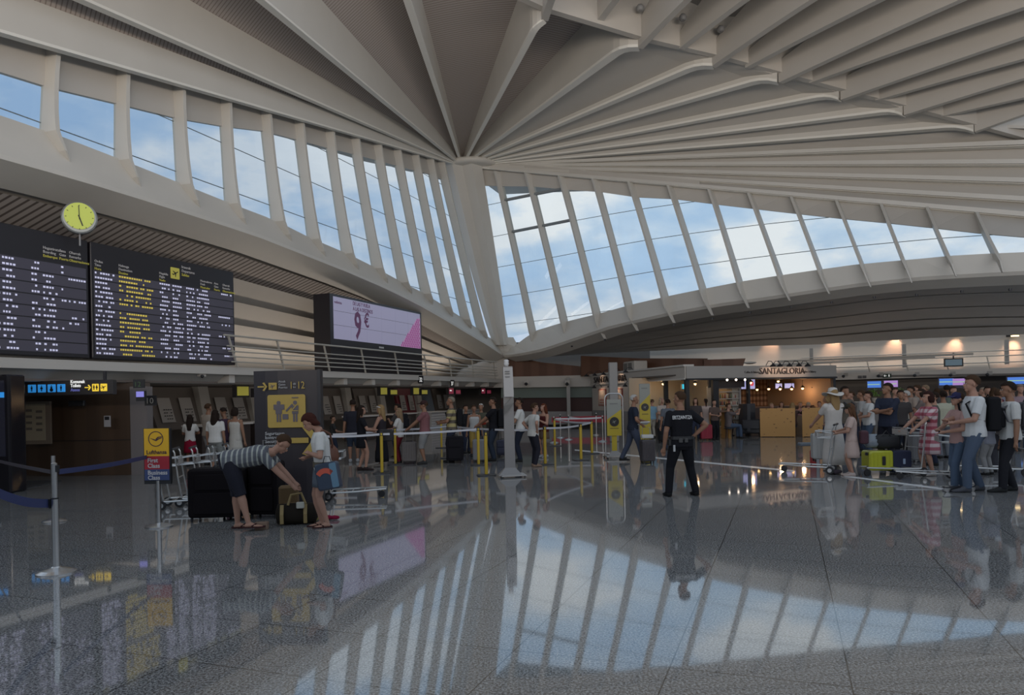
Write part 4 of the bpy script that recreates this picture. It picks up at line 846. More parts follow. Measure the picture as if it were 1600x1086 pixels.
# ================= barriers, signs =================
yel = mat('yellow post', (.46, .31, .015), .45); basem = mat('dark post base', (.04, .04, .042), .5); belt_w = mat('pale grey belt', (.55, .55, .58), .6)
belt_b = mat('navy belt', (.03, .04, .12), .6)
POSTS = {}
def ypost(px, py, lab, top=None):
    g = G(px, py); t = thing('barrier_post', lab, 'barrier post', g, .2, 'yellow queue barrier posts')
    hh = .98
    MB().rbox(-.21, .21, -.17, .17, 0, .025, .08).build('base', basem, t); MB().rbox(-.035, .035, -.035, .035, .025, hh, .02).build('post', yel, t); MB().rbox(-.04, .04, -.04, .04, hh-.09, hh+.01, .02).build('head', black, t); MB().box(-.02, .02, -.046, -.04, hh-.07, hh-.02).build('latch', mat('yellow latch', (.5, .35, .03), .4), t)
    return g + Vector((0, 0, hh-.05))
yp = {}
for k, (px, py, lab) in {'a': (597, 740, 'yellow barrier post in front of the two women in black'), 'b': (618, 726, 'yellow barrier post beside the girl in maroon trousers'), 'c': (700, 716, 'yellow barrier post left of the black suitcase'),
                        'd': (760, 743, 'yellow barrier post nearest the camera, left of the grey totem'), 'e': (748, 727, 'yellow barrier post just behind the nearest one'), 'f': (852, 726, 'yellow barrier post right of the young man in white'),
                        'g': (908, 719, 'lone yellow barrier post in the open aisle, nearer one'), 'h': (925, 709, 'yellow barrier post in the open aisle, farther one'), 'i': (867, 697, 'farthest yellow barrier post, in front of the red banner'), 'j': (690, 700, 'thin yellow barrier post behind the striped shirt man')}.items(): yp[k] = ypost(px, py, lab)
def cpost(px, py, lab, h=.98, r=.026, br=.17, grp='steel queue barrier posts'):
    g = G(px, py); t = thing('barrier_post', lab, 'barrier post', g, 0, grp)
    MB().lathe([(br, 0), (br, .012), (br*.8, .028), (.05, .045), (.04, .06)], 24).build('base', chrome, t, False); MB().lathe([(r, .04), (r, h-.02), (r*1.15, h-.02), (r*1.15, h+.02), (.005, h+.03)], 16).build('post', chrome, t, False); MB().rbox(-.035, .035, -.035, .035, h-.09, h-.02, .015).build('head', black, t)
    return g + Vector((0, 0, h-.05))
sp = {}
for k, (px, py, lab) in {'a': (889, 687, 'steel barrier post behind, middle of the far row'), 'b': (876, 684, 'steel barrier post behind, farthest left of the far row'), 'c': (942, 690, 'steel barrier post left of the yellow and grey sign stand'), 'd': (866, 692, 'steel barrier post just behind the farthest yellow post'), 'e': (932, 680, 'small steel barrier post far back, right of the far row')}.items(): sp[k] = cpost(px, py, lab, .95)
def belt(a, b, lab, m=belt_w, w_=.05, sag=.02, grp=None, name='barrier_belt'):
    a, b = Vector(a), Vector(b); rings = []
    d = (b-a); d.z = 0; s_ = Vector((-d.y, d.x, 0)).normalized()*.004
    for i in range(9):
        t_ = i/8; p = a + (b-a)*t_ - Vector((0, 0, sag*math.sin(math.pi*t_))); rings.append([p - s_ - Vector((0, 0, w_/2)), p + s_ - Vector((0, 0, w_/2)), p + s_ + Vector((0, 0, w_/2)), p - s_ + Vector((0, 0, w_/2))])
    o = MB().loft(rings, True, True).build(name, m); tag(o, lab, 'barrier belt', grp or 'retractable queue belts'); return o
bL = W(470, 681, (yp['a']).y+.6)
belt(yp['a'], W(505, 682, 16.4), 'pale belt running left from the post by the women in black to the shoulder-bag woman')
belt(yp['a'], yp['e'], 'pale belt from the post by the women in black to the paired middle posts')
belt(yp['b'], W(520, 679, 19.5), 'pale belt running left behind the two women in black'); belt(yp['b'], yp['c'], 'pale belt behind the man in the pink shirt'); belt(yp['c'], W(795, 672, 19.6), 'pale belt from the suitcase post to behind the grey totem')
belt(W(800, 672, 19.4), yp['f'], 'pale belt right of the grey totem, across the two young men'); belt(yp['f'], yp['h'], 'pale belt from the young man in white to the open aisle', sag=.05); belt(yp['i'], yp['h'], 'pale belt in front of the red banner', sag=.04)
belt(sp['d'], sp['c'], 'pale belt of the far row, upper one', sag=.02); belt(sp['a'], sp['c'], 'pale belt of the far row, lower one', sag=.06)
# grey totem
t = thing('info_totem', 'tall grey information totem with wedge base in the hall centre', 'totem', G(797, 745), math.radians(8))
tg = mat('totem grey face', (.22, .21, .205), .35); tl = mat('totem pale face', (.36, .35, .34), .35)
MB().slab([(-.11, -.03, .12), (.12, -.03, .12), (.11, .05, 2.42), (-.10, .05, 2.42)], (0, .07, 0)).build('column', tg, t); MB().slab([(-.10, -.038, 1.75), (.115, -.038, 1.75), (.11, .04, 2.40), (-.10, .04, 2.40)], (0, .008, 0)).build('upper_face', tl, t)
MB().slab([(-.10, -.045, 1.35), (.11, -.045, 1.62), (.11, -.035, 1.78), (-.10, -.045, 1.55)], (0, .01, 0)).build('diagonal_band', mat('totem dark band', (.13, .125, .12), .35), t)
for z in (2.3, 2.25, 2.18): MB().box(-.06, .04, -.0, .035, z, z+.018).build('lettering_line', mat('totem lettering', (.15, .15, .15), .5), t)
MB().slab([(-.22, -.30, .03), (.34, -.22, .03), (.30, .12, .05), (-.12, .10, .05)], (0, 0, .02)).build('base_plate', mat('pale base plate', (.42, .41, .40), .3, metal=.3), t)
MB().loft([[Vector((-.26, -.12, .04)), Vector((.26, -.12, .04)), Vector((.26, .14, .04)), Vector((-.26, .14, .04))], [Vector((-.11, -.03, .2)), Vector((.12, -.03, .2)), Vector((.12, .05, .2)), Vector((-.11, .05, .2))]], True, True).build('wedge', tg, t)
for x, y in ((-.22, -.26), (.30, -.18), (-.15, .1), (.26, .1)): MB().ball((x, y, .02), .022).build('caster', black, t, True)
t = MB().lathe([(.04, 0), (.06, .06), (.05, .10), (.06, .13), (.03, .15)], 10).build('router_ball', mat('pale plastic', (.6, .6, .6), .4), t, True, loc=(-.02, .08, 2.42)); t.name = 'top_lamp'
# yellow/grey sign stands
ysg = mat('mustard sign face', (.42, .32, .02), .45); gsg = mat('grey green sign face', (.24, .25, .225), .45)
def ysign(px, py, w_, h_, lab, frame, ang):
    t = thing('sign_stand', lab, 'sign stand', G(px, py), math.radians(ang))
    z0 = .62 if frame else .1
    MB().slab([(-w_/2, 0, z0), (w_/2, 0, z0), (w_/2, 0, h_*.83), (-w_/2, 0, h_*.66)], (0, .05, 0)).build('yellow_panel', ysg, t); MB().slab([(-w_/2, 0, h_*.66), (w_/2, 0, h_*.83), (w_/2, 0, h_), (-w_/2, 0, h_)], (0, .05, 0)).build('grey_panel', gsg, t)
    b = MB().lathe([(.001, -.005), (.13, -.005), (.13, .005), (.001, .005)], 20, (0, 0, 0), Matrix.Translation((0, -.01, h_*.62)) @ Matrix.Rotation(math.pi/2, 4, 'X')).build('round_emblem', black, t)
    m = MB(); plane_icon(m, 0, h_*.62, .13, -.018, 35); m.build('emblem_mark', gsg, b)
    MB().box(-w_*.3, w_*.3, -.006, 0, h_*.5, h_*.515).build('lettering_line', mat('olive lettering', (.16, .12, .02), .5), t); MB().box(-w_*.3, w_*.25, -.006, 0, h_*.92, h_*.935).build('lettering_line', MATS['totem lettering'], t)
    if frame:
        k = w_/2+.05; pts = [(-k, .02, .04), (-k, .02, h_)] + [(-k+.14-.14*math.cos(a), .02, h_+.16*math.sin(a)) for a in (.4, .8, 1.2, 1.57)] + [(k-.14+.14*math.cos(a), .02, h_+.16*math.sin(a)) for a in (1.57, 1.2, .8, .4)] + [(k, .02, h_), (k, .02, .04)]
        MB().tube(pts, .018).build('frame', steel, t); MB().box(-.07, .07, .03, .06, .1, .62).build('stem', ysg, t)
        MB().box(-k, k, -.22, -.18, .05, .09).build('foot_bar', steel, t); MB().box(-k, k, .22, .26, .05, .09).build('foot_bar', steel, t); MB().box(-k-.02, -k+.02, -.26, .28, .04, .08).build('foot_rail', steel, t); MB().box(k-.02, k+.02, -.26, .28, .04, .08).build('foot_rail', steel, t)
        for x in (-k, k): MB().ball((x, -.24, .03), .03).build('caster', black, t, True); MB().ball((x, .26, .03), .03).build('caster', black, t, True)
        MB().slab([(-.2, -.1, .08), (.22, -.1, .08), (.08, .02, .2), (-.08, .02, .2)], (0, .06, 0)).build('base_wedge', tg, t)
ysign(961, 716, .40, 1.62, 'mustard and grey sign stand in a tubular frame behind the walking man', True, 4); ysign(1009, 696, .36, 2.10, 'tall mustard and grey sign panel right of the walking man', False, 0); MB().box(-.2, .2, -.05, .1, 0, .1).build('foot', dark, bpy.data.objects['sign_stand.001'])
a_ = G(960, 690); t = MB().rbox(-.16, .16, -.12, .12, 0, 2.95, .04).build('column_2', mat('grey column', (.26, .25, .24), .5), None, loc=a_); t['kind'] = 'structure'
# black direction totem
t = thing('direction_totem', 'large black gate totem with yellow security symbol and arrow', 'totem', G(452, 800)+Vector((0, .55, 0)), math.radians(-4))
P0 = t.location; uL, _ = ray(396, 640); uR, _ = ray(501, 640); dT = P0.y; hwT = (uR-uL)*dT/2; t.location = Vector(((uL+uR)/2*dT, dT, 0))
zT = H0 + ray(450, 579)[1]*dT
MB().loft([[Vector((x*hwT, -.10+.10*x*x, z)) for x in (-1, -.6, -.2, .2, .6, 1)] + [Vector((x*hwT, .16-.06*x*x, z)) for x in (1, .6, .2, -.2, -.6, -1)] for z in (0.03, zT)], True, True).build('body', mat('totem black', (.028, .023, .027), .38), t)
MB().box(hwT-.03, hwT+.02, -.02, .12, 0.03, zT+.01).build('side_rail', dark, t); MB().rbox(-hwT, hwT, -.15, .25, 0, .04, .05).build('base', dark, t)
yT = mat('yellow totem print', (.42, .29, .06), .5); gT = mat('grey totem pictogram', (.11, .095, .11), .5); wT = mat('pale totem lettering', (.42, .42, .42), .5)
def tz(py): return H0 + ray(440, py)[1]*dT
def tx(px): return (ray(px, 640)[0]*dT - t.location.x)
b = MB().rbox(tx(422), tx(482), -.125, -.105, tz(668), tz(617), .035, axis='y').build('symbol_panel', yT, t)
m = MB(); s_ = .33; pict_man(m, tx(440), (tz(643)), .34, -.128); m.box(tx(446), tx(455), -.134, -.128, tz(655), tz(647)); m.box(tx(432), tx(449), -.134, -.128, tz(640), tz(632)); m.build('traveller_symbol', gT, b)
m = MB(); pict_man(m, tx(466), (tz(643)), .34, -.128); m.box(tx(461), tx(471.5), -.136, -.128, tz(622.5), tz(621)); m.slab([(tx(451), -.128, tz(641.5)), (tx(452.5), -.128, tz(643.5)), (tx(463), -.128, tz(633)), (tx(461), -.128, tz(631))], (0, -.006, 0)); m.build('officer_symbol', gT, b)
m = MB(); m.slab([(tx(460), -.137, tz(641)), (tx(461.5), -.137, tz(642)), (tx(471), -.137, tz(631.5)), (tx(470), -.137, tz(630.5))], (0, -.003, 0)); m.box(tx(461), tx(471), -.14, -.137, tz(642.5), tz(641.5)); m.build('officer_belt', yT, b)
m = MB(); arrow_icon(m, tx(414), tz(604), .17, -.115); m.build('small_arrow', yT, t); m = MB(); arrow_icon(m, tx(474), tz(688), .62, -.115); m.build('large_arrow', yT, t)
b = MB().rbox(tx(424), tx(437), -.118, -.10, tz(609), tz(598), .008, axis='y').build('plane_panel', yT, t); m = MB(); plane_icon(m, tx(430.5), tz(603.5), .10, -.12, 20); m.build('plane_symbol', gT, b)
text('1', .17, frontM(tx(457), -.118, tz(608)), yT, t, sx=.8); text('12', .17, frontM(tx(469), -.118, tz(608)), yT, t, sx=.8); text('tik\nto', .05, frontM(tx(463), -.118, tz(602)), wT, t)
for i, l_ in enumerate(('Ateak', 'Gates', 'Puertas')): text(l_, .05, frontM(tx(440), -.118, tz(598+i*4.6)), wT, t)
for i, l_ in enumerate(('Segurtasun', 'kontrola', 'Security', 'control')): text(l_, .075, frontM(tx(417), -.118, tz(679+i*6.2)), wT, t, bold=.01)
# Airline class stand
t = thing('class_sign_stand', 'yellow, red and blue airline class sign on a steel post', 'sign stand', G(249, 823), math.radians(-3)); d_ = t.location.y
MB().lathe([(.185, 0), (.185, .014), (.14, .03), (.05, .05), (.03, .06)], 24).build('base', chrome, t); MB().lathe([(.032, .05), (.032, .66)], 16).build('post', chrome, t)
k_ = d_/F; zf = lambda py: H0 + ray(249, py)[1]*d_
MB().box(-21.5*k_, 21.5*k_, -.02, .02, zf(756), zf(669)).build('panel', black, t)
MB().box(-20*k_, 19.5*k_, -.03, -.02, zf(712.5), zf(669.5)).build('yellow_field', mat('sign yellow', (.68, .38, .01), .5), t); MB().box(-20*k_, 19.5*k_, -.03, -.02, zf(733), zf(712.5)).build('red_field', mat('sign red', (.33, .012, .025), .5), t); MB().box(-20*k_, 19.5*k_, -.03, -.02, zf(750), zf(733)).build('blue_field', mat('sign navy', (.035, .055, .15), .5), t)
nv = mat('sign dark blue print', (.05, .02, .03), .5); wl_ = mat('sign pale lettering', (.50, .48, .48), .5)
m = MB(); R0_ = 12*k_; zc = zf(685.5)
m.loft([[Vector((math.cos(a)*r_-1*k_, y_, zc+math.sin(a)*r_)) for r_, y_ in ((R0_, -.03), (R0_, -.034), (R0_*.9, -.034), (R0_*.9, -.03))] for a in [2*math.pi*i/32 for i in range(33)]], True)
m.build('circle', nv, t)
m = MB(); B = lambda l: m.slab([(x*R0_-1*k_, -.03, zc+z*R0_) for x, z in l], (0, -.004, 0))
B([(-.8, .12), (-.2, -.05), (0, -.12), (.15, -.02), (.8, .2), (.8, .1), (.3, -.12), (.05, -.3), (-.2, -.2)]); B([(-.05, -.05), (.25, .25), (.8, .32), (.8, .25), (.3, .1), (.1, -.1)]); m.build('crane_emblem', nv, t)
text('Lufthansa', .078, frontM(-16.5*k_, -.03, zf(709)), nv, t, bold=.02); text('First', .085, frontM(-15*k_, -.03, zf(722)), wl_, t, bold=.02); text('Class', .085, frontM(-15*k_, -.03, zf(730.5)), wl_, t, bold=.02); text('Business', .085, frontM(-15*k_, -.03, zf(741.2)), wl_, t, bold=.02); text('Class', .085, frontM(-15*k_, -.03, zf(749)), wl_, t, bold=.02)
# steel posts at left
g1 = G(88, 895); t = thing('barrier_post', 'nearest steel barrier post, front left of the hall', 'barrier post', g1, 0, 'steel queue barrier posts')
MB().lathe([(.19, 0), (.19, .012), (.14, .035), (.05, .06), (.035, .07)], 28).build('base', chrome, t); MB().lathe([(.036, .06), (.036, .78)], 18).build('lower_post', chrome, t); MB().lathe([(.030, .78), (.030, 1.15), (.01, 1.16)], 18).build('upper_post', chrome, t); MB().box(-.05, -.03, -.03, .03, .68, .78).build('latch', black, t); MB().box(.028, .045, -.025, .02, 1.06, 1.13).build('latch', black, t); MB().lathe([(.037, .775), (.037, .79)], 18).build('collar', black, t)
z1 = (g1 + Vector((0, 0, 1.08)))
t = thing('barrier_post', 'steel barrier post half hidden behind the nearest one', 'barrier post', G(85, 815), 0, 'steel queue barrier posts'); MB().lathe([(.17, 0), (.17, .012), (.13, .03), (.05, .05)], 24).build('base', chrome, t); MB().lathe([(.03, .04), (.03, 1.0)], 14).build('post', chrome, t)
belt(g1 + Vector((.04, .02, 1.06)), G(232, 823) + Vector((.0, .05, 1.0)), 'navy belt from the nearest steel post to the airline class sign', belt_b, .055, .02, 'navy queue belts')
belt(g1 + Vector((-.05, .02, 1.06)), W(-20, 716, 12.0), 'dark belt running left from the top of the nearest steel post', mat('dark maroon belt', (.03, .022, .03), .6), .04, .01, 'navy queue belts')
belt(g1 + Vector((-.06, 0, .73)), W(-15, 765, 6.6), 'navy belt running left from the middle of the nearest steel post', belt_b, .09, .04, 'navy queue belts')
# plants
leafm = mat('bright leaves', (.16, .30, .05), .6)
def plant(px, py, d, lab, s_=1.0):
    p_ = W(px, py, d); t = thing('potted_plant', lab, 'plant', (p_.x, p_.y, 1.15), 0); MB().lathe([(.09, 0), (.12, .16), (.12, .18)], 12).build('pot', white_paint, t); m = MB(); r_ = random.Random(int(px))
    for _ in range(150):
        a = r_.uniform(0, 6.28); e_ = r_.uniform(.0, 1.4); l_ = r_.uniform(.15, .42)*s_; c = Vector((math.cos(a)*math.cos(e_)*l_, math.sin(a)*math.cos(e_)*l_, .25 + math.sin(e_)*l_)); q = Matrix.Rotation(a, 3, 'Z') @ Matrix.Rotation(r_.uniform(-1, 1), 3, 'Y')
        m.add([c + q @ Vector(v) for v in ((-.06, 0, 0), (0, .03, .01), (.07, 0, 0), (0, -.03, .01))], [(0, 1, 2, 3)])
    m.build('foliage', leafm, t)
plant(1366, 610, 36, 'leafy green plant on the pale desk behind the boy in white'); plant(1406, 610, 35.5, 'bright green plant right of the man with folded arms')
# ================= people =================
def cm(c, name='cloth', bump=.15): return mat('%s %02d%02d%02d' % (name, *[int(round(v*99)) for v in c]), c, .85, bump=bump, bscale=25, spec=.12)
SK = {'p': (.36, .20, .14), 't': (.25, .13, .08), 'd': (.16, .085, .055), 'l': (.45, .28, .21)}
def remesh(o, vox, sm=2):
    m = o.modifiers.new('surface', 'REMESH'); m.mode = 'VOXEL'; m.voxel_size = vox; m.use_smooth_shade = True; m.adaptivity = 0
    if sm: s_ = o.modifiers.new('smooth', 'SMOOTH'); s_.factor = .5; s_.iterations = sm
    return o
def ik(a, b, l1, l2, hint):
    d = b-a; L_ = d.length; mx_ = (l1+l2)*.999
    if L_ > mx_: b = a + d*(mx_/L_); d = b-a; L_ = mx_
    d = d/L_; x = (l1*l1 - l2*l2 + L_*L_)/(2*L_); h = math.sqrt(max(0, l1*l1-x*x)); hv = hint - d*hint.dot(d)
    hv = hv.normalized() if hv.length > 1e-5 else Vector((0, 1, 0))
    return a + d*x + hv*h, b
def ering(c, ax, ay, rx, ry, n=14, sq=1.0):
    out = []
    for k in range(n):
        t = 2*math.pi*k/n; ct, st = math.cos(t), math.sin(t); f = 1/((abs(ct)**2.6+abs(st)**2.6)**(1/2.6)); out.append(c + ax*(rx*ct*f) + ay*(ry*st*f))
    return out
PEOPLE = {}
POSE = dict(stand=dict(h=((-.15, .02, .46), (.15, .02, .46)), e=((-.6, -1, 0), (.6, -1, 0))),
            push=dict(h=((-.10, .26, .56), (.10, .26, .56)), e=((-.5, -1, -.6), (.5, -1, -.6))),
            crossed=dict(h=((.07, .115, .665), (-.07, .13, .68)), e=((-.9, .3, -.8), (.9, .3, -.8))),
            front=dict(h=((-.04, .17, .60), (.05, .19, .62)), e=((-.9, -.4, -.6), (.9, -.4, -.6))),
            phone=dict(h=((-.05, .16, .70), (.15, .02, .46)), e=((-.7, -.2, -1), (.6, -1, 0))),
            hip=dict(h=((-.17, .0, .47), (.125, -.01, .575)), e=((-.6, -1, 0), (1.4, -.5, 0))),
            hiph=dict(h=((-.125, -.02, .57), (.125, -.02, .57)), e=((-1.2, -.8, 0), (1.2, -.8, 0))))
def person(key, label, px, py, hy, ang, top, bot, hair, pose='stand', skin='p', w_=1.0, feet=None, lean=0, hd=(0, 0), pelvis=None, shoes=(.03, .03, .03), hands=None, elb=None, at=None, Hfix=None, group=None, face=False, kid=False):
    loc = at if at is not None else G(px, py); loc = Vector((loc.x, loc.y, 0)); d_ = loc.y
    H = Hfix or (H0 + ray(px, hy)[1]*d_)/(1.0)
    ppm = F/d_; vox = max(.0075, min(.02, .75/ppm))
    t = thing('person', label, 'person', loc, -math.radians(ang), group)
    P_ = dict(POSE[pose]); hh = hands or P_['h']; ee = elb or P_['e']
    sk = mat('skin ' + skin, SK[skin], .55, spec=.3)
    X = Vector((1, 0, 0)); la = math.radians(lean); up = Vector((0, math.sin(la), math.cos(la))); fw = Vector((0, math.cos(la), -math.sin(la)))
    pv = Vector(pelvis)*H if pelvis else Vector((0, 0, .52*H)); ws = w_
    feet = feet or ((-.055, .0), (.06, .02))
    def tor(s_, rx, ry, o=0): return ering(pv + up*s_*H + fw*o*H, X, fw, rx*H*ws, ry*H*ws)
    body = MB()
    TR = [(-.055, .05, .04), (-.03, .088, .06), (.02, .092, .064), (.07, .078, .055), (.10, .074, .053), (.16, .088, .060), (.22, .098, .062), (.265, .100, .052), (.288, .080, .042), (.302, .036, .034), (.34, .030, .031)]
    body.loft([tor(*r_) for r_ in TR], True, True)
    nb = pv + up*.305*H; yaw, pit = math.radians(hd[0]), math.radians(hd[1])
    hl = la*.75 + pit; hdir = Vector((0, math.sin(hl), math.cos(hl))); HM = Matrix.Rotation(-yaw, 3, 'Z') @ Matrix.Rotation(-hl, 3, 'X')
    hc = nb + hdir*.105*H + Vector((0, .012*H, 0)); k_ = H if not kid else H*1.12
    ks = k_
    body.tube([nb - up*.02*H, nb + up*.02*H, hc - hdir*.03*H], [.036*H, .031*H, .030*H], 10)
    def hp(x, y, z): return hc + HM @ Vector((x*ks, y*ks, z*ks))
    body.ball(hp(0, -.006, .014), .045*ks, .055*ks, .052*ks, 16, 10, HM); body.ball(hp(0, .012, -.022), .034*ks, .042*ks, .044*ks, 14, 9, HM)
    body.ball(hp(0, .056, -.012), .0085*ks, .012*ks, .014*ks, 8, 6, HM)
    body.ball(hp(0, .042, -.052), .016*ks, .014*ks, .012*ks, 8, 6, HM); body.ball(hp(0, .050, -.035), .016*ks, .010*ks, .008*ks, 8, 6, HM)
    for s_ in (-1, 1): body.ball(hp(s_*.047, -.004, -.006), .006*ks, .012*ks, .018*ks, 8, 6, HM)
    ua, fa_ = .172*H, .155*H; arms = []
    for i, s_ in enumerate((-1, 1)):
        S_ = pv + up*.262*H + X*s_*.100*H*ws; tgt = Vector(hh[i])*H
        if lean and not hands: tgt = tgt + (S_ - Vector((s_*.1*H, 0, .78*H)))
        el, wr_ = ik(S_, tgt, ua, fa_, Vector(ee[i])); arms.append((S_, el, wr_))
        body.ball(S_, .034*H, n=10, m=7); body.tube([S_, S_.lerp(el, .5), el], [.033*H, .029*H, .024*H], 10); body.ball(el, .0245*H, n=8, m=6); body.tube([el, el.lerp(wr_, .35), wr_], [.024*H, .0235*H, .0155*H], 10)
        dv = (wr_-el).normalized(); sd = dv.cross(Vector((0, 0, 1)) if abs(dv.z) < .9 else Vector((0, 1, 0))).normalized(); nn = dv.cross(sd)
        body.tube([wr_, wr_ + dv*.02*H, wr_ + dv*.05*H], [.015*H, .019*H, .020*H], 8)
        for f_ in range(4):
            o_ = (f_-1.5)*.0105*H; L_ = (.038, .045, .042, .033)[f_]*H; b0 = wr_ + dv*.045*H + sd*o_
            body.tube([b0, b0 + dv*L_*.5 - nn*s_*.004*H, b0 + dv*L_*.92 - nn*s_*.014*H], [.0058*H, .0056*H, .0042*H], 6)
        b0 = wr_ + dv*.015*H + sd*.014*H*(-1); body.tube([b0, b0 + dv*.018*H - sd*.012*H, b0 + dv*.038*H - sd*.016*H - nn*s_*.008*H], [.0075*H, .0068*H, .005*H], 6)
    legs = []
    tl_, sl_ = .245*H, .235*H
    for i, s_ in enumerate((-1, 1)):
        Hj = pv + Vector((s_*.048*H*ws, 0, -.01*H)); ft = Vector((feet[i][0]*H, feet[i][1]*H, (.045 + (feet[i][2] if len(feet[i]) > 2 else 0))*H))
        kn, an = ik(Hj, ft, tl_, sl_, Vector((s_*.08, 1, .15))); legs.append((Hj, kn, an))
        body.tube([Hj, Hj.lerp(kn, .45), kn], [.054*H*ws, .045*H*ws, .032*H], 12); body.ball(kn, .032*H, n=10, m=7)
        body.tube([kn, kn.lerp(an, .3), kn.lerp(an, .7), an], [.030*H, .034*H, .024*H, .0195*H], 10); body.ball(an, .021*H, n=8, m=6)
        body.loft([ering(an + Vector((s_*.004*H*0, y*H, z*H)), X, Vector((0, 0, 1)), a*H, b*H, 10) for y, z, a, b in ((-.026, -.03, .014, .012), (-.015, -.025, .02, .018), (.02, -.022, .023, .021), (.06, -.032, .027, .011), (.09, -.035, .024, .008), (.108, -.037, .012, .005))], True, True)
    remesh(body.build('body', sk, t), vox)
    # shoes
    shm = cm(shoes or (.05, .02, .02), 'shoe leather', 0)
    for (Hj, kn, an) in legs:
        if shoes is None:
            z0 = an.z - .043*H
            MB().loft([[an + Vector((x*w_*H, y*H, z0 - an.z + z)) for x, z in ((-1, 0), (1, 0), (1, .009*H), (-1, .009*H))] for y, w_ in ((-.045, .016), (-.03, .025), (.02, .027), (.07, .033), (.105, .028), (.125, .012))], True, True).build('sandal', shm, t)
            MB().tube([an + Vector((-.028*H, .03*H, -.030*H)), an + Vector((-.010*H, .055*H, -.017*H)), an + Vector((.010*H, .055*H, -.017*H)), an + Vector((.028*H, .03*H, -.030*H))], .006*H, 6).build('sandal_strap', shm, t)
            continue
        m = MB().loft([ering(an + Vector((0, y*H, z*H)), X, Vector((0, 0, 1)), a*H, b*H, 10) for y, z, a, b in ((-.036, -.026, .016, .017), (-.026, -.018, .026, .028), (.015, -.014, .028, .031), (.055, -.027, .032, .018), (.095, -.031, .030, .0135), (.122, -.034, .015, .009))], True, True)
        m.build('shoe', shm, t, True)
    tt, tc = top[0], top[1]; bt, bc = bot[0], bot[1]
    tm = tc if isinstance(tc, bpy.types.Material) else cm(tc); bmt = bc if isinstance(bc, bpy.types.Material) else cm(bc)
    # lower garment
    if bt in ('trousers', 'shorts', 'capri'):
        m = MB(); q = 1.13
        m.loft([ering(pv + up*s_*H, X, fw, rx*H*ws*q, ry*H*ws*q) for s_, rx, ry in ((-.075, .05, .05), (-.05, .082, .062), (.0, .092, .066), (.06, .082, .058))], True, True)
        for (Hj, kn, an) in legs:
            if bt == 'trousers':
                m.tube([Hj, Hj.lerp(kn, .45), kn, kn.lerp(an, .5), an + Vector((0, -.004*H, -.012*H))], [.060*H*ws, .053*H*ws, .042*H, .039*H, .035*H], 12)
            else:
                e_ = kn.lerp(an, .12 if bt == 'shorts' else .45); m.tube([Hj, Hj.lerp(kn, .5), kn.lerp(Hj, .05), e_], [.060*H*ws, .056*H*ws, .046*H, .044*H], 12)
        remesh(m.build({'trousers': 'trousers', 'shorts': 'shorts', 'capri': 'cropped_trousers'}[bt], bmt, t), vox*1.1)
    elif bt in ('skirt', 'miniskirt', 'longskirt'):
        hem = {'skirt': -.26, 'miniskirt': -.17, 'longskirt': -.44}[bt]; m = MB(); fl_2 = {'skirt': .125, 'miniskirt': .112, 'longskirt': .135}[bt]
        n_ = 28; rings = []
        for j in range(7):
            f_ = j/6; z_ = .075 + (hem-.075)*f_; c = pv + (up*z_*H if z_ > 0 else Vector((0, 0, z_*H))); rx = (.082 + (fl_2-.082)*min(1, f_*1.35)**.8)*H*ws; ry = (.062 + (fl_2*.8-.062)*min(1, f_*1.35)**.8)*H*ws
            rings.append([c + X*rx*(1+.04*f_*math.cos(9*a))*math.cos(a) + Vector((0, 1, 0))*ry*(1+.05*f_*math.sin(8*a))*math.sin(a) for a in [2*math.pi*k/n_ for k in range(n_)]])
        m.loft(rings, True, True); m.build('skirt', bmt, t, True)
    # upper garment
    m = MB(); q = 1.12 if tt != 'tight' else 1.05
    rows = [(-.045, .094, .070), (.0, .095, .069), (.05, .085, .062), (.10, .083, .061), (.16, .090, .064), (.22, .100, .066), (.262, .101, .054), (.285, .078, .044), (.303, .044, .038)]
    if tt in ('tank', 'tight'): rows = rows[:-3] + [(.25, .085, .05), (.265, .066, .044)]
    m.loft([ering(pv + up*s_*H, X, fw, rx*H*ws*q, ry*H*ws*q) for s_, rx, ry in rows], True, True)
    if tt not in ('tank', 'tight'):
        for (S_, el, wr_) in arms:
            e_ = S_.lerp(el, .72 if tt != 'long' else 1); m.ball(S_, .041*H*ws**.5, n=10, m=7)
            if tt == 'long': m.tube([S_, el, el.lerp(wr_, .9)], [.041*H, .032*H, .025*H], 10)
            else: m.tube([S_, S_.lerp(e_, .5), e_], [.041*H, .040*H, .037*H], 10)
    elif tt == 'tank':
        for (S_, el, wr_) in arms: m.tube([S_ - X*(1 if S_.x > 0 else -1)*.035*H - up*.02*H + fw*.04*H, S_ - X*(1 if S_.x > 0 else -1)*.035*H + up*.036*H, S_ - X*(1 if S_.x > 0 else -1)*.035*H - up*.02*H - fw*.04*H], .014*H, 6)
    nm = {'tee': 'tshirt', 'long': 'shirt', 'tank': 'tank_top', 'tight': 'top', 'polo': 'polo_shirt', 'dress': 'dress_bodice'}[tt]
    remesh(m.build(nm, tm, t), vox*1.1)
    # hair
    hk = hair[0]; hm = cm(hair[1], 'hair', .6)
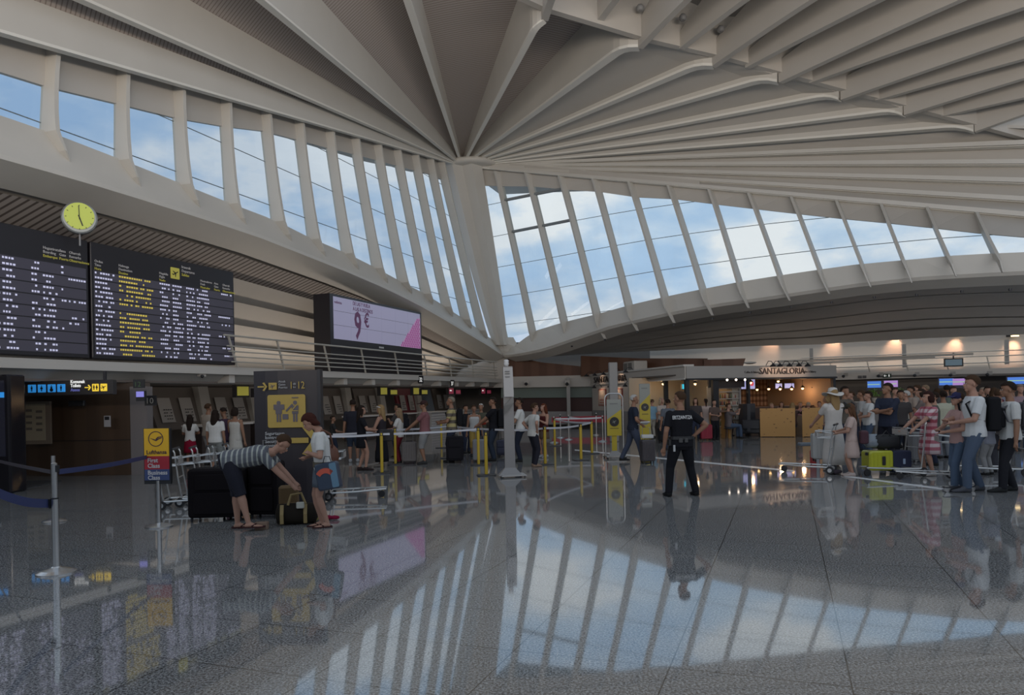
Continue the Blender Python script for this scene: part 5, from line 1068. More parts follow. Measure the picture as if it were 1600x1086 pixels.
    if hk != 'bald':
        m = MB(); rings = []; n_ = 20; mm = 12
        vs = []
        def hv(th, ph, ex): return hp(math.sin(th)*math.cos(ph)*.0515*ex, -.010 + math.sin(th)*math.sin(ph)*.062*ex, .016 + math.cos(th)*.060*ex)
        for j in range(mm+1):
            th = .02 + j/mm; rr_ = []
            for k in range(n_):
                ph = 2*math.pi*k/n_; fr = math.sin(ph)    # 1 = front
                lim = 1.12 if fr > .3 else (1.55 if fr > -.2 else (1.95 if hk in ('short', 'crop') else 2.15))
                if hk == 'crop': lim = 1.0 if fr > .3 else (1.45 if fr > -.25 else 2.05)
                rr_.append(hv(lim*(.02 + .98*j/mm), ph, 1.02 if hk == 'crop' else 1.09))
            rings.append(rr_)
        inner = [[hc + (p-hc)*.90 for p in r_] for r_ in rings[::-1]]
        m.loft(rings + inner, True, True)
        if hk == 'long' or hk == 'pony' or hk == 'longer':
            L2 = .17 if hk == 'long' else .22; bk = nb - fw*.045*H
            if hk == 'pony': m.tube([hp(0, -.06, .02), hp(0, -.085, -.01), hp(0, -.080, -.07), hp(0, -.070, -.14)], [.016*ks, .024*ks, .022*ks, .008*ks], 8)
            else:
                A0, A1, A2, A3 = hp(0, -.035, .03), hp(0, -.045, -.04), bk + up*.0*H, bk - up*(L2-.08)*H - fw*.022*H
                m.loft([ering(A0, X, fw, .046*ks, .028*ks), ering(A1, X, fw, .056*ks, .034*ks), ering(A2, X, fw, .060*ks, .026*ks), ering(A3, X, fw, .035*ks, .012*ks)], True, True)
                for s_ in (-1, 1): m.tube([hp(s_*.044, .012, .02), hp(s_*.052, .0, -.04), hp(s_*.052, -.012, -.10)], [.014*ks, .018*ks, .010*ks], 7)
        if hk == 'bun': m.ball(hp(0, -.07, .03), .03*ks)
        if hk == 'bob':
            m.loft([ering(hp(0, -.02, .02), X, fw, .056*ks, .052*ks), ering(hp(0, -.028, -.03), X, fw, .060*ks, .048*ks), ering(hp(0, -.034, -.062), X, fw, .048*ks, .034*ks)], True, True)
        remesh(m.build('hair', hm, t), max(vox, .008), 1)
    if len(hair) > 2:                                   # headwear
        hw, hcl = hair[2], cm(hair[3], 'hat cloth', .1)
        if hw == 'cap':
            m = MB(); m.ball(hp(0, -.006, .030), .053*ks, .062*ks, .050*ks, 16, 8, HM); remesh(m.build('cap_crown', hcl, t), max(vox, .008), 1)
            MB().loft([[hp(x*.05, .040 + .012*(1-x*x), .036), hp(x*.052, .115*(1-.28*x*x)**1.0 + .0, .026 - .006*x*x), hp(x*.052, .115*(1-.28*x*x), .022 - .006*x*x), hp(x*.05, .040 + .012*(1-x*x), .030)] for x in (-1, -.6, -.2, .2, .6, 1)], True, True).build('cap_peak', hcl, t)
        if hw == 'sunhat':
            m = MB(); m.lathe([(.054*ks, .0), (.056*ks, .03*ks), (.048*ks, .062*ks), (.02*ks, .072*ks), (.001, .072*ks)], 20, (0, 0, 0), Matrix.Translation(hp(0, -.008, .012)) @ HM.to_4x4()); m.build('hat_crown', hcl, t, True)
            rings = []
            for r_, z_ in ((.052, .022), (.085, .014), (.125, .004), (.126, .0), (.085, .009), (.052, .016)): rings.append([hp(r_*math.cos(a), -.008 + r_*math.sin(a), z_ + (.022*math.cos(2*a) if r_ > .1 else .008*math.cos(2*a))) for a in [2*math.pi*k/28 for k in range(28)]])
            MB().loft(rings + [rings[0]], True).build('hat_brim', hcl, t, True)
            m = MB(); m.lathe([(.0565*ks, .0), (.058*ks, .014*ks)], 20, (0, 0, 0), Matrix.Translation(hp(0, -.008, .018)) @ HM.to_4x4()); m.build('hat_band', cm((.2, .16, .14)), t)
        if hw == 'headband': MB().loft([[hp(.054*math.cos(a), -.004 + .062*math.sin(a), .030 + .014*math.sin(a) + z_) for a in [2*math.pi*k/24 for k in range(24)]] for z_ in (0, .014)], True, True).build('headband', hcl, t, True)
    if face:
        for s_ in (-1, 1):
            e_ = MB().ball(hp(s_*.018, .0495, .004), .0075*ks, .004*ks, .0045*ks, 8, 6, HM).build('eye', mat('eye white', (.5, .48, .45), .3), t, True)
            MB().ball(hp(s_*.018, .053, .004), .0032*ks, .0016*ks, .0032*ks, 8, 6, HM).build('iris', mat('iris', (.02, .015, .01), .2), e_, True)
            MB().ball(hp(s_*.019, .053, .014), .011*ks, .003*ks, .002*ks, 8, 5, HM).build('eyebrow', hm, t, True)
        MB().ball(hp(0, .0585, -.035), .012*ks, .003*ks, .0032*ks, 8, 5, HM).build('mouth', mat('lips', (.28, .10, .09), .4), t, True)
    PEOPLE[key] = dict(t=t, H=H, pv=pv, up=up, fw=fw, arms=arms, legs=legs, hc=hc, nb=nb, ws=ws, loc=loc, rz=-math.radians(ang), hp=hp)
    return PEOPLE[key]
def backpack(pk, label, col, s_=1.0, name='backpack'):
    p = PEOPLE[pk]; H = p['H']; t = thing(name, label, 'backpack', p['loc'], p['rz']); m_ = cm(col, 'bag cloth')
    M = Matrix.Translation(p['pv'] + p['up']*.17*H - p['fw']*.115*H) @ Matrix(((1, 0, 0), (0, p['fw'].y, p['up'].y), (0, p['fw'].z, p['up'].z))).to_4x4()
    MB().rbox(-.085*H*s_, .085*H*s_, -.055*H*s_, .035*H, -.135*H*s_, .125*H, .035*H, 4, M, 'z').build('main_compartment', m_, t, False)
    MB().rbox(-.065*H*s_, .065*H*s_, -.085*H*s_, -.045*H*s_, -.11*H*s_, .03*H, .02*H, 4, M, 'z').build('front_pocket', m_, t)
    for q in (-1, 1): MB().beam([M @ Vector((q*.055*H, .02*H, .12*H)), p['nb'] + Vector((q*.055*H, 0, .0)) - p['up']*.01*H, p['pv'] + p['up']*.24*H + Vector((q*.070*H, 0, 0)) + p['fw']*.088*H, p['pv'] + p['up']*.12*H + Vector((q*.104*H, 0, 0)) + p['fw']*.055*H, M @ Vector((q*.07*H, .02*H, -.09*H))], .022*H, .008*H, side=(1, 0, 0), up=p['fw']).build('strap', m_, t)
    MB().tube([M @ Vector((-.02*H, 0, .125*H)), M @ Vector((0, 0, .145*H)), M @ Vector((.02*H, 0, .125*H))], .005*H).build('top_loop', m_, t)
    return t
def suitcase(px, py, w_, d_, h_, ang, col, label, soft=False, handle=True, at=None, z=0, lay=None, ribs=True):
    g = at if at is not None else G(px, py); t = thing('suitcase', label, 'suitcase', (g.x, g.y, z), math.radians(ang)); m_ = mat('case %02d%02d%02d' % tuple(int(v*99) for v in col), col, .8 if soft else .35, bump=.2 if soft else 0, spec=.12 if soft else .4)
    MB().rbox(-w_/2, w_/2, -d_/2, d_/2, .06, h_, .06 if soft else .045, 5, axis='y').build('shell', m_, t, False)
    if ribs and not soft:
        for k in range(5): x = -w_*.32 + k*w_*.16; MB().rbox(x-.012, x+.012, -d_/2-.008, d_/2+.008, .12, h_-.06, .01, 2, axis='y').build('rib', m_, t)
    elif soft:
        MB().rbox(-w_*.38, w_*.38, -d_/2-.03, -d_/2+.01, .12, h_*.55, .03, 3, axis='y').build('front_pocket', m_, t); MB().rbox(-w_*.36, w_*.36, -d_/2-.02, -d_/2+.01, h_*.6, h_-.08, .03, 3, axis='y').build('front_pocket', m_, t)
    MB().box(-w_/2+.01, w_/2-.01, -.008, .008, .055, h_+.004).build('zip_seam', black, t)
    for x in (-w_/2+.05, w_/2-.05):
        for y in (-d_/2+.04, d_/2-.04): MB().rbox(x-.018, x+.018, y-.02, y+.02, 0, .065, .015).build('wheel', black, t)
    MB().tube([(-.08, 0, h_), (-.07, 0, h_+.03), (.07, 0, h_+.03), (.08, 0, h_)], .010).build('carry_handle', black, t)
    if handle: MB().tube([(-.10, d_*.3, h_-.02), (-.10, d_*.3, h_+.30), (.10, d_*.3, h_+.30), (.10, d_*.3, h_-.02)], .009).build('telescopic_handle', mat('dull steel', (.3, .3, .3), .35, metal=.8), t)
    return t
def cart(at, ang, label, group=None, s_=1.0):     # faces local +y (front), handle at -y
    t = thing('luggage_cart', label, 'luggage cart', (at.x, at.y, 0), math.radians(ang), group); t.scale = (s_, s_, s_)
    fr = MB(); fr.tube([(-.26, -.38, .14), (-.24, .1, .15), (-.12, .58, .17), (.12, .58, .17), (.24, .1, .15), (.26, -.38, .14)], .016); fr.tube([(-.26, -.38, .14), (.26, -.38, .14)], .014)
    for y in (-.2, 0, .2): fr.tube([(-.25+.03*abs(y)*2, y, .15), (.25-.03*abs(y)*2, y, .15)], .009, 6)
    fr.build('base_frame', steel, t)
    up_ = MB()
    for x in (-.25, .25): up_.tube([(x, -.36, .14), (x, -.42, .5), (x*.96, -.47, .92), (x*.96, -.50, .98)], .014)
    up_.tube([(-.25, -.42, .5), (.25, -.42, .5)], .009, 6); up_.tube([(-.24, -.45, .75), (.24, -.45, .75)], .009, 6); up_.build('upright_frame', steel, t)
    MB().tube([(-.30, -.50, .98), (.30, -.50, .98)], .021).build('handle_bar', black, t)
    b = MB(); b.tube([(-.22, -.44, .82), (-.20, -.14, .86), (.20, -.14, .86), (.22, -.44, .82)], .009, 6); b.tube([(-.22, -.44, .72), (-.20, -.18, .72), (.20, -.18, .72), (.22, -.44, .72)], .007, 6)
    for k in range(5): x = -.18+k*.09; b.tube([(x, -.16, .86), (x, -.18, .72), (x, -.44, .70)], .005, 5)
    b.build('basket', steel, t); MB().box(-.2, .2, -.135, -.128, .74, .84).build('advert_plate', mat('cart plate', (.33, .30, .28), .5), t)
    for x in (-.27, .27): o_ = MB().lathe([(.015, -.02), (.075, -.018), (.08, 0), (.075, .018), (.015, .02)], 18, (0, 0, 0), Matrix.Translation((x, -.40, .082)) @ Matrix.Rotation(math.pi/2, 4, 'Y')).build('wheel', black, t); MB().lathe([(.005, -.024), (.04, -.022), (.04, .022), (.005, .024)], 14, (0, 0, 0), Matrix.Translation((x, -.40, .082)) @ Matrix.Rotation(math.pi/2, 4, 'Y')).build('hub_cap', chrome, o_)
    MB().lathe([(.015, -.018), (.06, -.016), (.065, 0), (.06, .016), (.015, .018)], 16, (0, 0, 0), Matrix.Translation((0, .5, .068)) @ Matrix.Rotation(math.pi/2, 4, 'Y')).build('front_wheel', black, t)
    MB().tube([(0, .5, .07), (0, .47, .17)], .014, 6).build('fork', steel, t)
    return t

stripes = wave_mat('striped shirt cloth', (.09, .10, .12), (.36, .37, .33), 1.6, axis='X', thr=(.55, .7), rough=.85)
stripes_b = wave_mat('bent man striped shirt cloth', (.085, .09, .105), (.30, .31, .28), 4.6, axis='Y', thr=(.66, .8), rough=.85)
hoops = wave_mat('hooped shirt cloth', (.10, .08, .06), (.36, .30, .13), 1.7, axis='Z', thr=(.4, .6), rough=.85)
plaid = wave_mat('pink plaid cloth', (.33, .10, .13), (.52, .42, .42), 2.3, axis='Z', thr=(.35, .65), rough=.85, bands2=('X', 2.3, (.75, .45, .5)))
flor = mat('pale blossom cloth', (.45, .34, .30), .85, bump=.1)
Wt = (.56, .55, .52); Bk = (.012, .012, .015); Nv = (.025, .03, .05); Jn = (.06, .085, .13); dJ = (.02, .025, .045); Gy = (.22, .22, .22); Mr = (.16, .02, .03)
hB = (.02, .013, .010); hD = (.05, .028, .016); hL = (.26, .17, .08); hG = (.36, .35, .33)
# --- foreground ---
of_ = person('officer', 'police officer in black uniform seen from behind, standing alone mid-hall, hand on hip', 1066, 775, 612, -8, ('tee', Bk), ('trousers', (.010, .010, .013)), ('crop', hD), 'hip', 't', 1.08, feet=((-.135, 0), (.135, -.01)), hd=(-38, 5), shoes=(.015, .015, .015), face=True)
H = of_['H']; Pt = of_['t']
text('ERTZAINTZA', .085, Matrix.Translation((-.195, -.135, .74*H)) @ Matrix.Rotation(math.pi/2, 4, 'X'), mat('pale back lettering', (.55, .55, .55), .6), Pt, name='back_lettering', sx=.68, bold=.02)
MB().loft([ering(Vector((0, 0, z)), Vector((1, 0, 0)), Vector((0, 1, 0)), .112*H*1.08, .082*H*1.08, 18) for z in (.545*H, .575*H)], True, True).build('duty_belt', mat('black duty belt', (.02, .02, .022), .4), Pt)
MB().rbox(.17, .22, -.08, .05, .80, .98, .02).build('holster', black, Pt); MB().rbox(-.24, -.18, -.06, .04, .86, .98, .02).build('radio_pouch', black, Pt); MB().rbox(.0, .06, -.175, -.14, .92, .99, .01).build('cuff_case', mat('dark case', (.05, .05, .05), .4), Pt); MB().rbox(-.10, -.03, -.17, -.14, .92, .99, .01).build('cuff_case', MATS['dark case'], Pt)
MB().box(-.185, -.15, -.125, -.115, .77, .88).build('key_tag', mat('pale tag', (.4, .4, .4), .5), Pt)
person('walker', 'grey-haired man in navy polo walking with a pulled case, holding a paper', 990, 722, 617, 88, ('polo', (.02, .025, .04)), ('trousers', (.05, .06, .09)), ('crop', hG), 'front', 't', 1.08, feet=((-.04, -.17, .02), (.05, .13)), hands=((-.07, .20, .60), (.10, .12, .55)), lean=3, shoes=(.02, .02, .02), face=True)
w0 = PEOPLE['walker']; tag(MB().rbox(-.13, .13, -.01, .01, -.01, .20, .01, axis='y').build('document', mat('white paper', (.6, .6, .58), .7), None, loc=w0['loc'] + Vector((.22, -.12, .97)), rz=.2), 'folded white paper in the hand of the walking man', 'paper').rotation_euler = (1.2, 0, .3)
suitcase(1012, 724, .34, .26, .60, 10, (.05, .045, .05), 'dark grey upright case pulled by the walking man', handle=True)
g_ = G(1012, 724); tag(MB().rbox(-.15, .15, -.11, .11, 0, .09, .03).build('folded_jacket', mat('pale folded cloth', (.45, .45, .44), .8), None, loc=(g_.x, g_.y, .635)), 'pale folded jacket lying on the dark grey case', 'jacket')
g_ = G(381, 827)
person('bent', 'man in striped shirt and dark shorts bending far over an open bag on the floor', 381, 827, 690, 82, ('tee', stripes_b), ('shorts', (.02, .02, .028)), ('crop', hD), 'stand', 'p', 1.1, feet=((-.06, -.06), (.09, .06)), lean=80, pelvis=(0, -.09, .535), hd=(0, -8), hands=((-.02, .40, .33), (.03, .44, .26)), elb=((-.5, -.6, .2), (.3, -.8, .2)), Hfix=1.78, shoes=None, face=True)
person('lady', 'woman in white tshirt and denim skirt, brown bag strap across her back, looking down', 507, 823, 642, -108, ('tee', Wt), ('miniskirt', (.10, .12, .145)), ('bob', (.045, .014, .010)), 'front', 'p', 1.06, feet=((-.04, -.02), (.05, .02)), lean=6, hd=(0, 34), shoes=None, face=True, hands=((-.03, .11, .64), (.06, .14, .60)))
ld = PEOPLE['lady']; H = ld['H']
t = thing('shoulder_bag', 'brown leather crossbody bag on the back of the woman in white', 'bag', ld['loc'], ld['rz']); lb_ = mat('brown leather', (.13, .045, .022), .5)
MB().tube([(-.09, .06, .80*H), (-.06, .0, .835*H), (.0, -.10, .80*H), (.10, -.14, .70*H), (.17, -.12, .62*H)], .014).build('strap', lb_, t); MB().loft([ering(Vector((.15, -.13, z*H)), Vector((.5, -.8, 0)), Vector((.8, .5, 0)), a, b, 12) for z, a, b in ((.70, .03, .02), (.66, .10, .04), (.60, .13, .05), (.555, .11, .05), (.54, .05, .03))], True, True).build('pouch', lb_, t, True)
t = thing('carrier_bag', 'navy and blue plastic carrier bag with red arc held at the woman\'s hip', 'bag', W(513, 742, 9.95), math.radians(-14))
MB().rbox(-.17, .17, -.05, .05, -.20, .17, .04, 4, Matrix.Rotation(math.radians(-10), 4, 'Y'), 'y').build('bag_body', mat('navy plastic', (.035, .05, .08), .35), t)
MB().add([Matrix.Rotation(math.radians(-10), 3, 'Y') @ Vector((r_*math.cos(a)-.02, -.052 - (k % 2)*.004, r_*math.sin(a)-.07)) for k in range(2) for a, r_ in [(math.radians(40+100*i/8), .17) for i in range(9)] + [(math.radians(140-100*i/8), .10) for i in range(9)]], [tuple(range(18)), tuple(range(18, 36))]).build('red_arc', mat('red print', (.55, .09, .05), .4), t)
MB().rbox(.06, .16, -.056, -.05, -.18, .15, .02, 3, Matrix.Rotation(math.radians(-10), 4, 'Y'), 'y').build('blue_panel', mat('sky blue plastic', (.12, .22, .30), .35), t)
MB().tube([(-.08, 0, .15), (-.05, 0, .25), (.02, 0, .25), (.05, 0, .16)], .006).build('loop', black, t)
MB().loft([ering(Vector((0, 0, z*H)), Vector((1, 0, 0)), Vector((0, 1, 0)), .108*H, .088*H, 20) for z in (.52, .565)], True, True).build('waist_belt', mat('patterned belt', (.10, .085, .06), .6, bump=.5), ld['t'])
# luggage around them
suitcase(344, 812, .80, .42, .78, 4, (.008, .006, .007), 'huge black suitcase left of the bending man, largest', True)
suitcase(372, 806, .42, .36, .74, 2, (.008, .006, .007), 'black suitcase behind the legs of the bending man', True)
suitcase(418, 808, .46, .34, .86, -8, (.008, .006, .007), 'tall black suitcase under the arms of the bending man', True)
t = thing('duffel_bag', 'open black and yellow duffel bag being packed on the floor', 'bag', G(462, 820)+Vector((0, .1, 0)), .2)
MB().loft([ering(Vector((x, 0, .15)), Vector((0, 1, 0)), Vector((0, 0, 1)), a, b, 12) for x, a, b in ((-.30, .04, .05), (-.27, .14, .14), (0, .17, .15), (.25, .14, .14), (.29, .05, .05))], True, True).build('bag_body', mat('bag black yellow', (.02, .016, .012), .8, bump=.6, bscale=9, spec=.1), t, True)
MB().tube([(-.12, -.1, .28), (-.08, -.06, .42), (.06, -.05, .44), (.12, -.08, .29)], .018).build('grab_handle', mat('khaki strap', (.28, .20, .08), .7), t)
for i, x in enumerate((-.2, .12)): MB().beam([(x, -.175, .03), (x, -.19, .16), (x, -.12, .29)], .05, .01, side=(1, 0, 0), up=(0, 1, 0)).build('strap', MATS['khaki strap'], t)
MB().rbox(.0, .11, -.20, -.15, .24, .33, .02).build('skull_patch', mat('pale patch', (.45, .44, .38), .6), t)
t = thing('rucksack', 'brown and khaki rucksack leaning beside the duffel bag', 'backpack', G(447, 818)+Vector((-.02, .22, 0)), .4); MB().rbox(-.14, .14, -.1, .1, 0, .52, .06, 4).build('main_compartment', mat('khaki brown cloth', (.14, .085, .035), .85, bump=.3), t); MB().rbox(-.1, .1, -.15, -.09, .05, .28, .03).build('front_pocket', MATS['khaki brown cloth'], t)
def heap(px, py, lab, col, s_, name='garment', seed=1):
    m = MB(); r_ = random.Random(seed)
    for k in range(7): m.ball((r_.uniform(-.6, .6)*s_, r_.uniform(-.4, .4)*s_, s_*.32), s_*r_.uniform(.35, .6), s_*r_.uniform(.3, .5), s_*r_.uniform(.22, .36), 10, 7)
    o_ = m.build(name, cm(col, 'crumpled cloth', .5), None, True, loc=G(px, py)); remesh(o_, .014, 1); tag(o_, lab, 'clothes'); return o_
heap(519, 812, 'crumpled magenta cloth on the floor beside the woman\'s sandals', (.22, .01, .04), .10, seed=3); heap(486, 815, 'crumpled yellow and olive cloth beside the duffel bag', (.22, .17, .06), .11, seed=5)
tag(MB().rbox(-.085, .085, -.06, .06, 0, .10, .01).build('box', mat('tan cardboard', (.20, .13, .09), .8), None, loc=G(409, 827), rz=.1), 'small tan box on the floor beside the man\'s sandals', 'box')
# nested row of carts
c_a, c_b = G(287, 796), G(395, 776)
for i in range(5):
    P_ = c_a.lerp(c_b, i/4*.95) + Vector((0, .25, 0)); cart(P_, -math.degrees(math.atan2((c_b-c_a).x, (c_b-c_a).y)) if False else -76, 'luggage cart nested in the row behind the big black suitcase, ' + ('leftmost', 'second from left', 'middle', 'fourth', 'rightmost')[i], 'nested luggage carts')
cart(G(552, 779), -83, 'empty luggage cart standing right of the woman in white', s_=1.0)
# --- left queue ---
person('q_black', 'man in black tshirt and shorts seen from behind near the yellow monitor', 553, 722, 625, -12, ('tee', (.02, .025, .03)), ('shorts', (.03, .04, .06)), ('short', hB), 'stand', 't', 1.05, shoes=(.3, .3, .3))
person('q_dress', 'long-haired woman in short black dress facing right, left of the two', 566, 735, 634, 72, ('tee', Bk), ('miniskirt', Bk), ('long', hB), 'front', 'p', .98, feet=((-.03, -.04), (.05, .05)), shoes=(.03, .02, .02), face=True)
person('q_band', 'woman in black with white headband facing left, right of the two', 597, 729, 633, -78, ('tank', (.03, .025, .03)), ('longskirt', Bk), ('long', hL, 'headband', (.5, .5, .48)), 'front', 'p', .98, shoes=(.2, .18, .16), face=True)
tag(MB().rbox(-.17, .17, -.06, .06, -.14, .14, .04, axis='y').build('handbag', mat('black leather bag', (.012, .012, .015), .4), None, loc=W(604, 680, 17.5)), 'black handbag between the two women in black', 'bag')
person('q_girl', 'fair-haired girl in white top and maroon trousers facing left', 625, 724, 638, -80, ('tee', Wt), ('trousers', Mr), ('long', (.22, .15, .09)), 'front', 'p', .95, face=True)
person('q_dark', 'dark-haired person in dark clothes just behind the girl in white', 623, 714, 631, -70, ('tee', (.05, .045, .045)), ('trousers', Nv), ('short', hB), 'phone', 't')
backpack('q_dark', 'black rucksack on the back of the dark-haired person behind the girl in white', (.015, .015, .018), 1.1)
suitcase(640, 724, .40, .26, .58, 4, (.15, .135, .13), 'taupe grey hard suitcase between the girl and the man in pink')
suitcase(638, 718, .30, .22, .40, 4, (.03, .012, .018), 'dark soft bag standing behind the taupe suitcase', True, False, at=G(640, 716), z=.0)
person('q_pink', 'man in dusty pink tshirt and grey shorts with reversed cap, facing left', 665, 725, 626, -88, ('tee', (.20, .09, .095)), ('shorts', (.24, .235, .23)), ('crop', hD, 'cap', (.04, .02, .02)), 'push', 't', 1.12, hd=(0, 0), shoes=(.04, .04, .04), face=True)
person('q_str', 'grey-haired man in yellow striped tshirt with black rucksack facing left', 707, 722, 620, -92, ('tee', hoops), ('trousers', Nv), ('crop', (.20, .17, .13)), 'front', 't', 1.1, face=True)
backpack('q_str', 'black rucksack on the man in the yellow striped tshirt', (.012, .012, .014), 1.05)
suitcase(711, 723, .46, .30, .72, 3, (.014, .013, .016), 'large black soft suitcase in front of the man in yellow stripes', True)
person('q_wtop', 'woman in white sleeveless top and mustard trousers facing the camera', 742, 713, 633, 172, ('tank', (.45, .44, .42)), ('capri', (.32, .22, .06)), ('bun', hD), 'stand', 't', .96, face=True)
person('q_old', 'white-haired person in olive top behind the woman in the sleeveless top', 753, 706, 631, 190, ('tee', (.07, .07, .05)), ('trousers', Nv), ('short', (.5, .48, .45)), 'front', 't')
person('q_hid', 'dark-haired person in black almost hidden behind the sleeveless top woman', 729, 708, 633, 150, ('tee', Bk), ('trousers', Nv), ('short', hB), 'stand', 't')
person('q_bpk', 'man in black tshirt with black rucksack facing left beside the grey totem', 773, 720, 621, -80, ('tee', Bk), ('trousers', (.035, .04, .06)), ('short', hB), 'push', 't', 1.05, face=True)
backpack('q_bpk', 'black rucksack on the man in black beside the grey totem', (.01, .01, .012), 1.2)
suitcase(750, 722, .38, .26, .62, 2, (.17, .17, .175), 'silver grey hard suitcase behind the paired yellow posts')
suitcase(786, 714, .34, .24, .50, -14, (.06, .065, .10), 'slate blue suitcase between the man in black and the totem', True)
tag(heap(755, 700, 'small bright red bag on the luggage near the woman in the sleeveless top', (.5, .07, .04), .12, 'red_bag', 8), None, 'bag').location = W(756, 664, 20.5)
person('q_w1', 'young man in white tshirt facing left just right of the grey totem', 814, 721, 622, -80, ('tee', Wt), ('trousers', dJ), ('short', hB), 'phone', 't', .98, face=True)
person('q_w2', 'young man in loose white tshirt and dark jeans leaning, right of the other', 834, 729, 630, 62, ('tee', (.50, .49, .46)), ('trousers', (.018, .02, .035)), ('short', hD), 'hiph', 'p', 1.0, feet=((-.10, .06), (.08, -.02)), lean=5, shoes=(.25, .17, .12), face=True)
person('q_red', 'woman with long auburn hair in dark red top beside the yellow post', 851, 715, 631, -130, ('tank', (.07, .015, .015)), ('miniskirt', (.12, .08, .06)), ('longer', (.10, .03, .015)), 'phone', 'p', .96, shoes=(.3, .3, .32), face=True)
# --- left counter group ---
person('c_girl', 'girl in white top and red skirt seen from behind at the dark desk', 298, 728, 648, -10, ('tee', Wt), ('skirt', (.24, .01, .03)), ('longer', hB), 'front', 't', .95)
person('c_beige', 'tall man in beige tshirt behind the woman in white tshirt', 327, 727, 631, 20, ('tee', (.28, .24, .20)), ('trousers', Gy), ('short', hD), 'front', 't', 1.05)
person('c_white', 'woman in wide white tshirt and grey shorts seen from behind at the cart row', 338, 737, 641, 8, ('tee', Wt), ('shorts', (.20, .21, .20)), ('long', hB), 'stand', 't', 1.12)
person('c_two', 'dark-haired man in black and white top leaning left beside the wide white tshirt', 353, 735, 637, -50, ('tee', (.05, .03, .05)), ('trousers', (.02, .025, .06)), ('short', hB), 'front', 't', 1.0, hd=(0, 20))
person('c_dress', 'curly-haired woman in pale dress, rightmost of the group at the desk', 369, 735, 637, 10, ('tank', (.42, .40, .36)), ('skirt', (.42, .40, .36)), ('bob', hB), 'stand', 't', .96)
person('c_lean', 'dark-clothed person bent over between the totem and the queue', 521, 716, 650, 70, ('tee', (.03, .03, .03)), ('trousers', Nv), ('short', hB), 'front', 't', 1.0)
# --- centre background ---
person('m_blue', 'person in light blue shirt and pale trousers queuing at the cafe window', 1020, 684, 624, -20, ('tee', (.20, .33, .42)), ('trousers', (.36, .33, .28)), ('short', hD), 'stand', 'p')
person('m_blond', 'blonde woman in pale top and dark trousers queuing at the cafe', 1035, 690, 621, 150, ('tee', (.40, .34, .30)), ('trousers', Bk), ('long', (.40, .30, .20)), 'front', 'p', .96)
person('m_grey', 'man in grey tshirt with dark trousers left of the police officer', 1045, 703, 624, -10, ('tee', (.10, .11, .13)), ('trousers', Nv), ('short', hB), 'stand', 't', 1.05)
suitcase(1036, 692, .34, .26, .55, 0, (.02, .02, .022), 'small black case beside the man in grey tshirt', True)
person('m_side', 'person in dark top half hidden behind the officer\'s head', 1088, 688, 622, 200, ('tee', (.06, .05, .05)), ('trousers', Nv), ('long', hD), 'stand', 'p')
person('m_dress', 'woman in pale pink dress with plait and backpack straps, walking away', 1104, 686, 623, 8, ('tee', (.46, .36, .32)), ('skirt', (.46, .40, .37)), ('pony', hB), 'stand', 'p', .95, feet=((-.04, -.05), (.05, .06)), shoes=(.3, .25, .2))
suitcase(1103, 688, .42, .28, .58, 4, (.26, .02, .04), 'dark red suitcase with white wheels right of the officer')
person('m_dark', 'person in dark clothes beside the woman in the pale pink dress', 1117, 687, 625, 170, ('tee', (.10, .07, .06)), ('trousers', Bk), ('short', hB), 'front', 'p')
person('m_bar', 'person in black beside the high table at the cafe', 1140, 681, 630, 60, ('tee', Bk), ('trousers', Bk), ('short', hD), 'front', 'p')
person('m_sit', 'person in jeans sitting by the black wing armchair', 1142, 685, 638, 80, ('tee', (.12, .10, .10)), ('trousers', Jn), ('short', hD), 'front', 'p', pelvis=(0, -.05, .30), feet=((-.06, .20), (.06, .22)), Hfix=1.7)
t = thing('stool', 'low dark stool under the person in jeans', 'stool', PEOPLE['m_sit']['loc'] + Vector((-.08, 0, 0))); MB().lathe([(.17, .36), (.18, .40), (.16, .42), (.01, .42)], 16).build('seat', lea, t)
for a in range(4): MB().tube([(.13*math.cos(a*1.57+.8), .13*math.sin(a*1.57+.8), 0), (.1*math.cos(a*1.57+.8), .1*math.sin(a*1.57+.8), .38)], .014).build('leg', black, t)
for i, (px, hy, hc_, tc, hk_, lab) in enumerate(((1206, 632, hL, (.35, .33, .30), 'short', 'seated fair-haired person, first from the left behind the pine booth'), (1222, 631, hD, (.2, .1, .09), 'bob', 'seated brown-haired person, second from the left behind the pine booth'),
        (1239, 627, hL, (.10, .06, .05), 'long', 'long-haired woman seated behind the gap between the pine booths'), (1251, 629, hL, (.4, .2, .2), 'short', 'seated fair person in pink seen over the pine booth gap'), (1264, 627, (.3, .25, .18), (.06, .05, .05), 'short', 'seated person in dark top behind the right pine booth'), (1281, 628, hD, (.05, .05, .05), 'short', 'seated person nearest the woman in the white hat'))):
    g_ = G(px, (681, 677.5)[i % 2]); zt_ = H0 + ray(px, hy)[1]*g_.y
    person('s%d' % i, lab, px, 676, hy, (150, 200, 10, 170, 20, -160)[i], ('tee', tc), ('trousers', Nv), (hk_, hc_), 'front', 'p', pelvis=(0, 0, .29), feet=((-.06, .2), (.06, .2)), Hfix=1.68, at=g_)
    o_ = thing('stool', 'stool under seated cafe guest, %s behind the pine booths' % ('first from left', 'second from left', 'third from left', 'fourth from left', 'fifth from left', 'rightmost')[i], 'stool', g_, 0, 'cafe stools'); MB().lathe([(.16, .34), (.17, .40), (.01, .41)], 14).build('seat', lea, o_); MB().tube([(0, 0, 0), (0, 0, .36)], .03).build('leg', black, o_)
person('m_staff', 'cafe worker in black seen under the small menu screens', 1274, 668, 612, 180, ('tee', Bk), ('trousers', Bk), ('short', (.15, .03, .02)), 'front', 't', at=W(1274, 640, 34.6))
